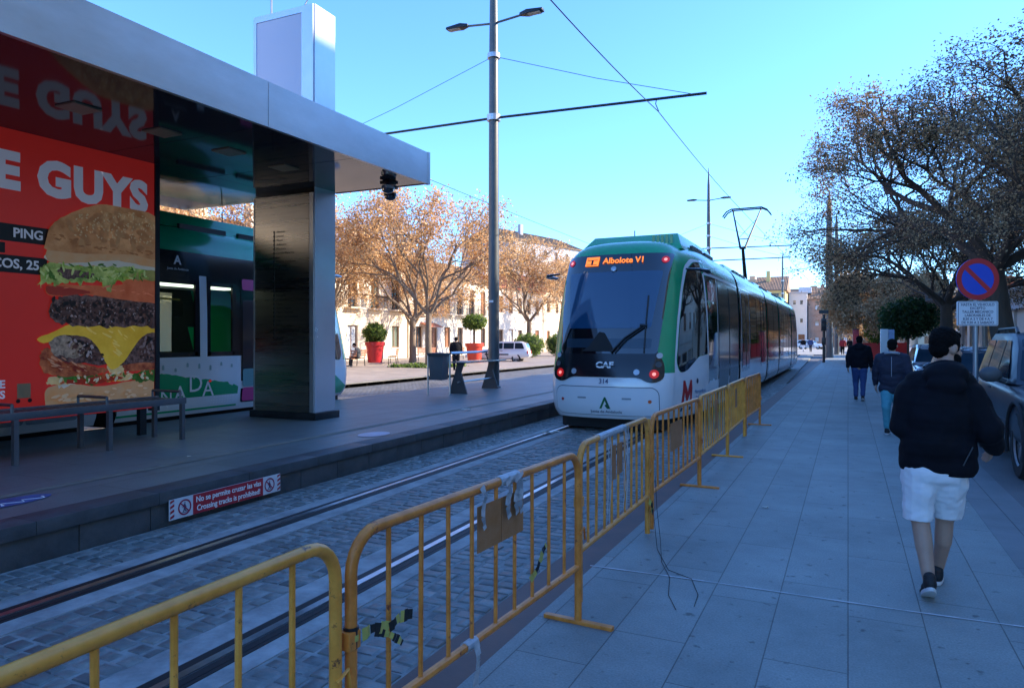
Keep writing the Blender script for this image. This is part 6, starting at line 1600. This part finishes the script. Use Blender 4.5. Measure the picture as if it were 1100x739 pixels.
shut_g = mat('shutter_green', (0.10,0.13,0.10), .6); shut_b = mat('shutter_brown', (0.26,0.11,0.05), .6)
# left side of the street: facades face +x ; rz=+90deg makes local -y point to +x, local x runs to +y
LF = PI/2
building('town_house', (-31, 4, .1), LF, 24, 11.8, 12, w_cream, tile2, 'tall cream house above the roof of the tram behind the shelter', 3, 8, shut=shut_b, roof='tile', grp='houses behind the plaza', balc=True)
building('town_house', (-31, 28.3, .1), LF, 19.5, 7.1, 10, w_old, tile2, 'old two-storey whitewashed house behind the red pot, grey tiled roof', 2, 7, win=(1.05, 1.7), shut=shut_g, roof='tile', grp='houses behind the plaza', balc=True)
building('town_house', (-31, 48.1, .1), LF, 15, 7.0, 10, w_white, tile2, 'white two-storey house with brown doors behind the standing person', 2, 6, win=(1.05, 1.8), shut=shut_b, roof='tile', grp='houses behind the plaza', balc=True)
building('town_house', (-30.7, 63.4, .1), LF, 13, 6.9, 10, w_white, tile, 'white house with bright red tiled roof right of the tall pole', 2, 5, win=(1.05, 1.7), shut=shut_b, roof='tile', grp='houses behind the plaza')
building('town_house', (-30.7, 76.7, .1), LF, 18, 7.4, 10, w_cream, tile, 'cream house with red roof farthest along the plaza', 2, 6, shut=shut_b, roof='tile', grp='houses behind the plaza')
building('apartment_block', (-47, 105, .1), LF-.25, 20, 18.0, 12, w_grey, tile2, 'pale grey apartment block showing above the red roofs left of the facing tram', 5, 6, grp='apartment blocks far behind', roof='tile')
# awning of the white house
aw = MB(); aw.prism([(0, 2.9), (.9, 2.55), (.9, 2.5), (0, 2.8)], 'x', 0, 2.2); o = aw.build('door_canopy', tile, None); o.location = (-30.95, 52, .1); o.rotation_euler = (0, 0, -PI/2); tag(o, 'small red tiled canopy over a door behind the stemmed shrub', 'canopy')
# end of the street
building('apartment_block', (-12.6, 140, 0), 0, 5.2, 10.8, 14, mat('wall_yellow', (0.75,0.52,0.20), .85, var=.05), tile2, 'yellow apartment block showing above the tram roof', 4, 2, grp='apartment blocks far behind', roof='tile')
building('apartment_block', (-20.5, 158, 0), 0, 9.5, 14.2, 14, mat('wall_sand', (0.55,0.38,0.24), .85, var=.1), tile2, 'brown block with stepped roof terraces just above the tram roof', 6, 5, grp='apartment blocks far behind')
building('apartment_block', (-7.2, 150, 0), 0, 3.3, 10.8, 12, mat('wall_white', (0.62,0.62,0.64), .85, var=.05), tile2, 'narrow plain white block at the end of the street beside the tram', 3, 2, win=(.5, .8), grp='apartment blocks far behind', x0=1)
bk = building('brick_building', (-3.7, 152, 0), 0, 16, 9.6, 12, w_pink, tile2, 'brown brick building with round green vent closing the street', 3, 6, win=(.7, 1.0), grp='apartment blocks far behind', paneM=M['white'], roof='tile')
b = MB(); b.lathe([(1.0, 0), (1.0, .12)], 28, mx=Matrix.Translation((3.3, -.0, 7.6)) @ Matrix.Rotation(PI/2, 4, 'X')); b.build('round_vent', mat('vent_green', (0.03,0.09,0.08), .5), bk)
building('apartment_block', (-22, 235, 0), 0, 60, 17, 14, w_pink, tile2, 'long distant reddish block on the skyline at the end of the street', 5, 18, grp='apartment blocks far behind', limit=90)
building('apartment_block', (16, 158, 0), 0, 30, 12, 14, w_cream, tile2, 'cream block behind the sunlit sandy trees', 4, 9, grp='apartment blocks far behind')
building('town_house', (-31, -62, .1), LF, 32, 10.5, 12, w_white, tile2, 'white house far behind the camera on the plaza side', 3, 9, shut=shut_b, roof='tile', grp='houses behind the plaza')
building('town_house', (-31, -29.6, .1), LF, 33, 11.2, 12, w_old, tile2, 'cream house left of the photo, opposite the shelter', 3, 9, shut=shut_g, roof='tile', grp='houses behind the plaza')
# right-hand side: tall blocks beyond the right edge cast the shade; low shops show through the trees
RF = -PI/2
building('apartment_block', (18.5, 31.5, .1), RF, 62, 22.3, 14, w_cream, tile2, 'tall cream block beyond the right edge of the photo', 7, 20, grp='blocks on the right side of the street', limit=40, ground='shop')
building('apartment_block', (18.5, 66, .1), RF, 34.3, 17.2, 14, w_white, tile2, 'second block beyond the right edge of the photo', 5, 13, grp='blocks on the right side of the street', limit=40, ground='shop')
sh_ = building('shop', (9.6, 66, .1), RF, 26, 4.3, 8.6, mat('shop_wall', (0.62,0.58,0.50), .85, var=.06), tile2, 'low shop with pale signboard across the road, behind the no-parking sign', 1, 6, ground='shop', cat='shop', trim=M['alu'])
MB().box(.2, 25.8, -.35, -.02, 3.15, 3.95).build('signboard', mat('shop_board', (0.42,0.47,0.52), .5), sh_, bevel=.02)
MB().box(.1, 25.9, -1.3, -.02, 3.98, 4.1).build('awning_edge', M['alu'], sh_)
text('UNIDADOS', .55, basis((17.0, -.36, 3.55), (1, 0, 0), (0, 0, 1)), M['sign_text'], 'signboard_text', sh_, bold=.006)
building('white_house', (11.4, 100, .1), RF, 22, 5.6, 8, w_white, tile, 'low white house beyond the shop, farther along the road', 2, 6, roof='tile', grp='blocks on the right side of the street')
# red hoarding, white pillar, red column, kiosk pieces
def hoard(x, y, rz, lab):
    e = empty('works_fence', (x, y, 0), rz, lab, 'works fence', 'red plastic works fences')
    b = MB()
    for k in range(12): b.box(-.95+k*.16, -.95+k*.16+.10, -.02, .02, .15, 1.25)
    b.box(-1, 1, -.03, .03, 1.2, 1.32); b.box(-1, 1, -.03, .03, .1, .22); b.box(-1, 1, -.012, .012, .22, 1.2); b.build('panel', M['planter_red'], e)
    for xx in (-.8, .8): MB().box(xx-.1, xx+.1, -.3, .3, 0, .1).build('foot', M['black'], e)
for (x, y, lab) in ((3.3, 57.5, 'nearest red works fence panel beside the white pillar'), (3.0, 60.5, 'middle red works fence panel at the end of the pavement'), (4.6, 62.5, 'farthest red works fence panel, behind the white pillar')):
    hoard(x, y, R(3), lab)
o = MB().box(-.16, .16, -.16, .16, 0, 2.08).build('white_pillar', M['white'], bevel=.02); o.location = (2.40, 37.4, 0); tag(o, 'plain white pillar between the navy coat walker and the red fence', 'pillar')
MB().box(.17, .42, -.05, .05, .5, 2.06).build('notice_panel', mat('poster_pale', (0.35,0.48,0.75), .5, var=.2, vscale=4), o)
o = MB().box(-.18, .18, -.18, .18, 0, 2.2).build('red_post', mat('post_red', (0.30,0.02,0.03), .5), bevel=.03); o.location = (1.6, 50, 0); tag(o, 'dark red square post rising above the person in black coat', 'post')
MB().box(-.21, .21, -.21, .21, 2.2, 2.28).build('cap', M['dark_metal'], o)
MB().box(-.13, .13, -.195, -.185, 1.0, 1.9).build('panel', M['red'], o)
# traffic light at the far end
tf = empty('traffic_light', (-.30, 52.5, 0), 0, 'black traffic light on a pole at the far left edge of the pavement', 'traffic light')
MB().tube([(0, 0, 0), (0, 0, 3.3)], .09, 10).build('pole', M['dark_metal'], tf, smooth=True)
MB().box(-.17, .17, -.32, -.08, 2.15, 3.0).build('signal_box', M['black'], tf, bevel=.02)
for k in range(2):
    b = MB(); b.lathe([(.11, 0), (.12, .12)], 16, mx=Matrix.Translation((0, -.32, 2.37+.4*k)) @ Matrix.Rotation(PI/2, 4, 'X')); b.build('lamp', M['black_matte'], tf)
MB().box(-.13, .13, -.26, -.08, 1.2, 1.7).build('signal_box', M['black'], tf, bevel=.02)
MB().box(-.3, .3, -.02, .02, 3.35, 3.6).build('back_plate', M['dark_metal'], tf)
# round traffic mirror / lamp seen at the tram's far corner
# litter on the ground
lit = []
for k, (x, y, z, s_) in enumerate(((-4.35, 11.1, .0, .10), (-4.30, 11.35, .0, .06), (.45, 7.1, 0, .012), (-.55, 7.1, 0, .03), (-6.5, 5.6, .301, .035), (-6.1, 11.4, .301, .09), (1.2, 7.9, 0, .012))):
    rr = random.Random(k+50); b = MB(); c_ = []
    for i in range(5):
        for j in range(3): c_.append((x+(i-2)*s_*.5+rr.uniform(-.2,.2)*s_, y+(j-1)*s_*.5+rr.uniform(-.2,.2)*s_, z+.008+rr.uniform(0,.35)*s_))
    for i in range(4):
        for j in range(2): b.quad(c_[i*3+j], c_[(i+1)*3+j], c_[(i+1)*3+j+1], c_[i*3+j+1])
    o = b.build('litter', mat('litter', (0.6,0.55,0.45), .7), recalc=False)
    tag(o, ('crumpled pale litter on the rail under the nose of the facing tram', 'small scrap next to the larger litter under the tram nose', 'tiny pale scrap on the pavement left of the walking man', 'tiny scrap on the pavement right of the third barrier', 'tiny pale scrap on the platform in front of the bench', 'white scrap on the platform edge before the facing tram', 'tiny pale scrap on the pavement beyond the walking man')[k], 'litter', 'bits of litter')
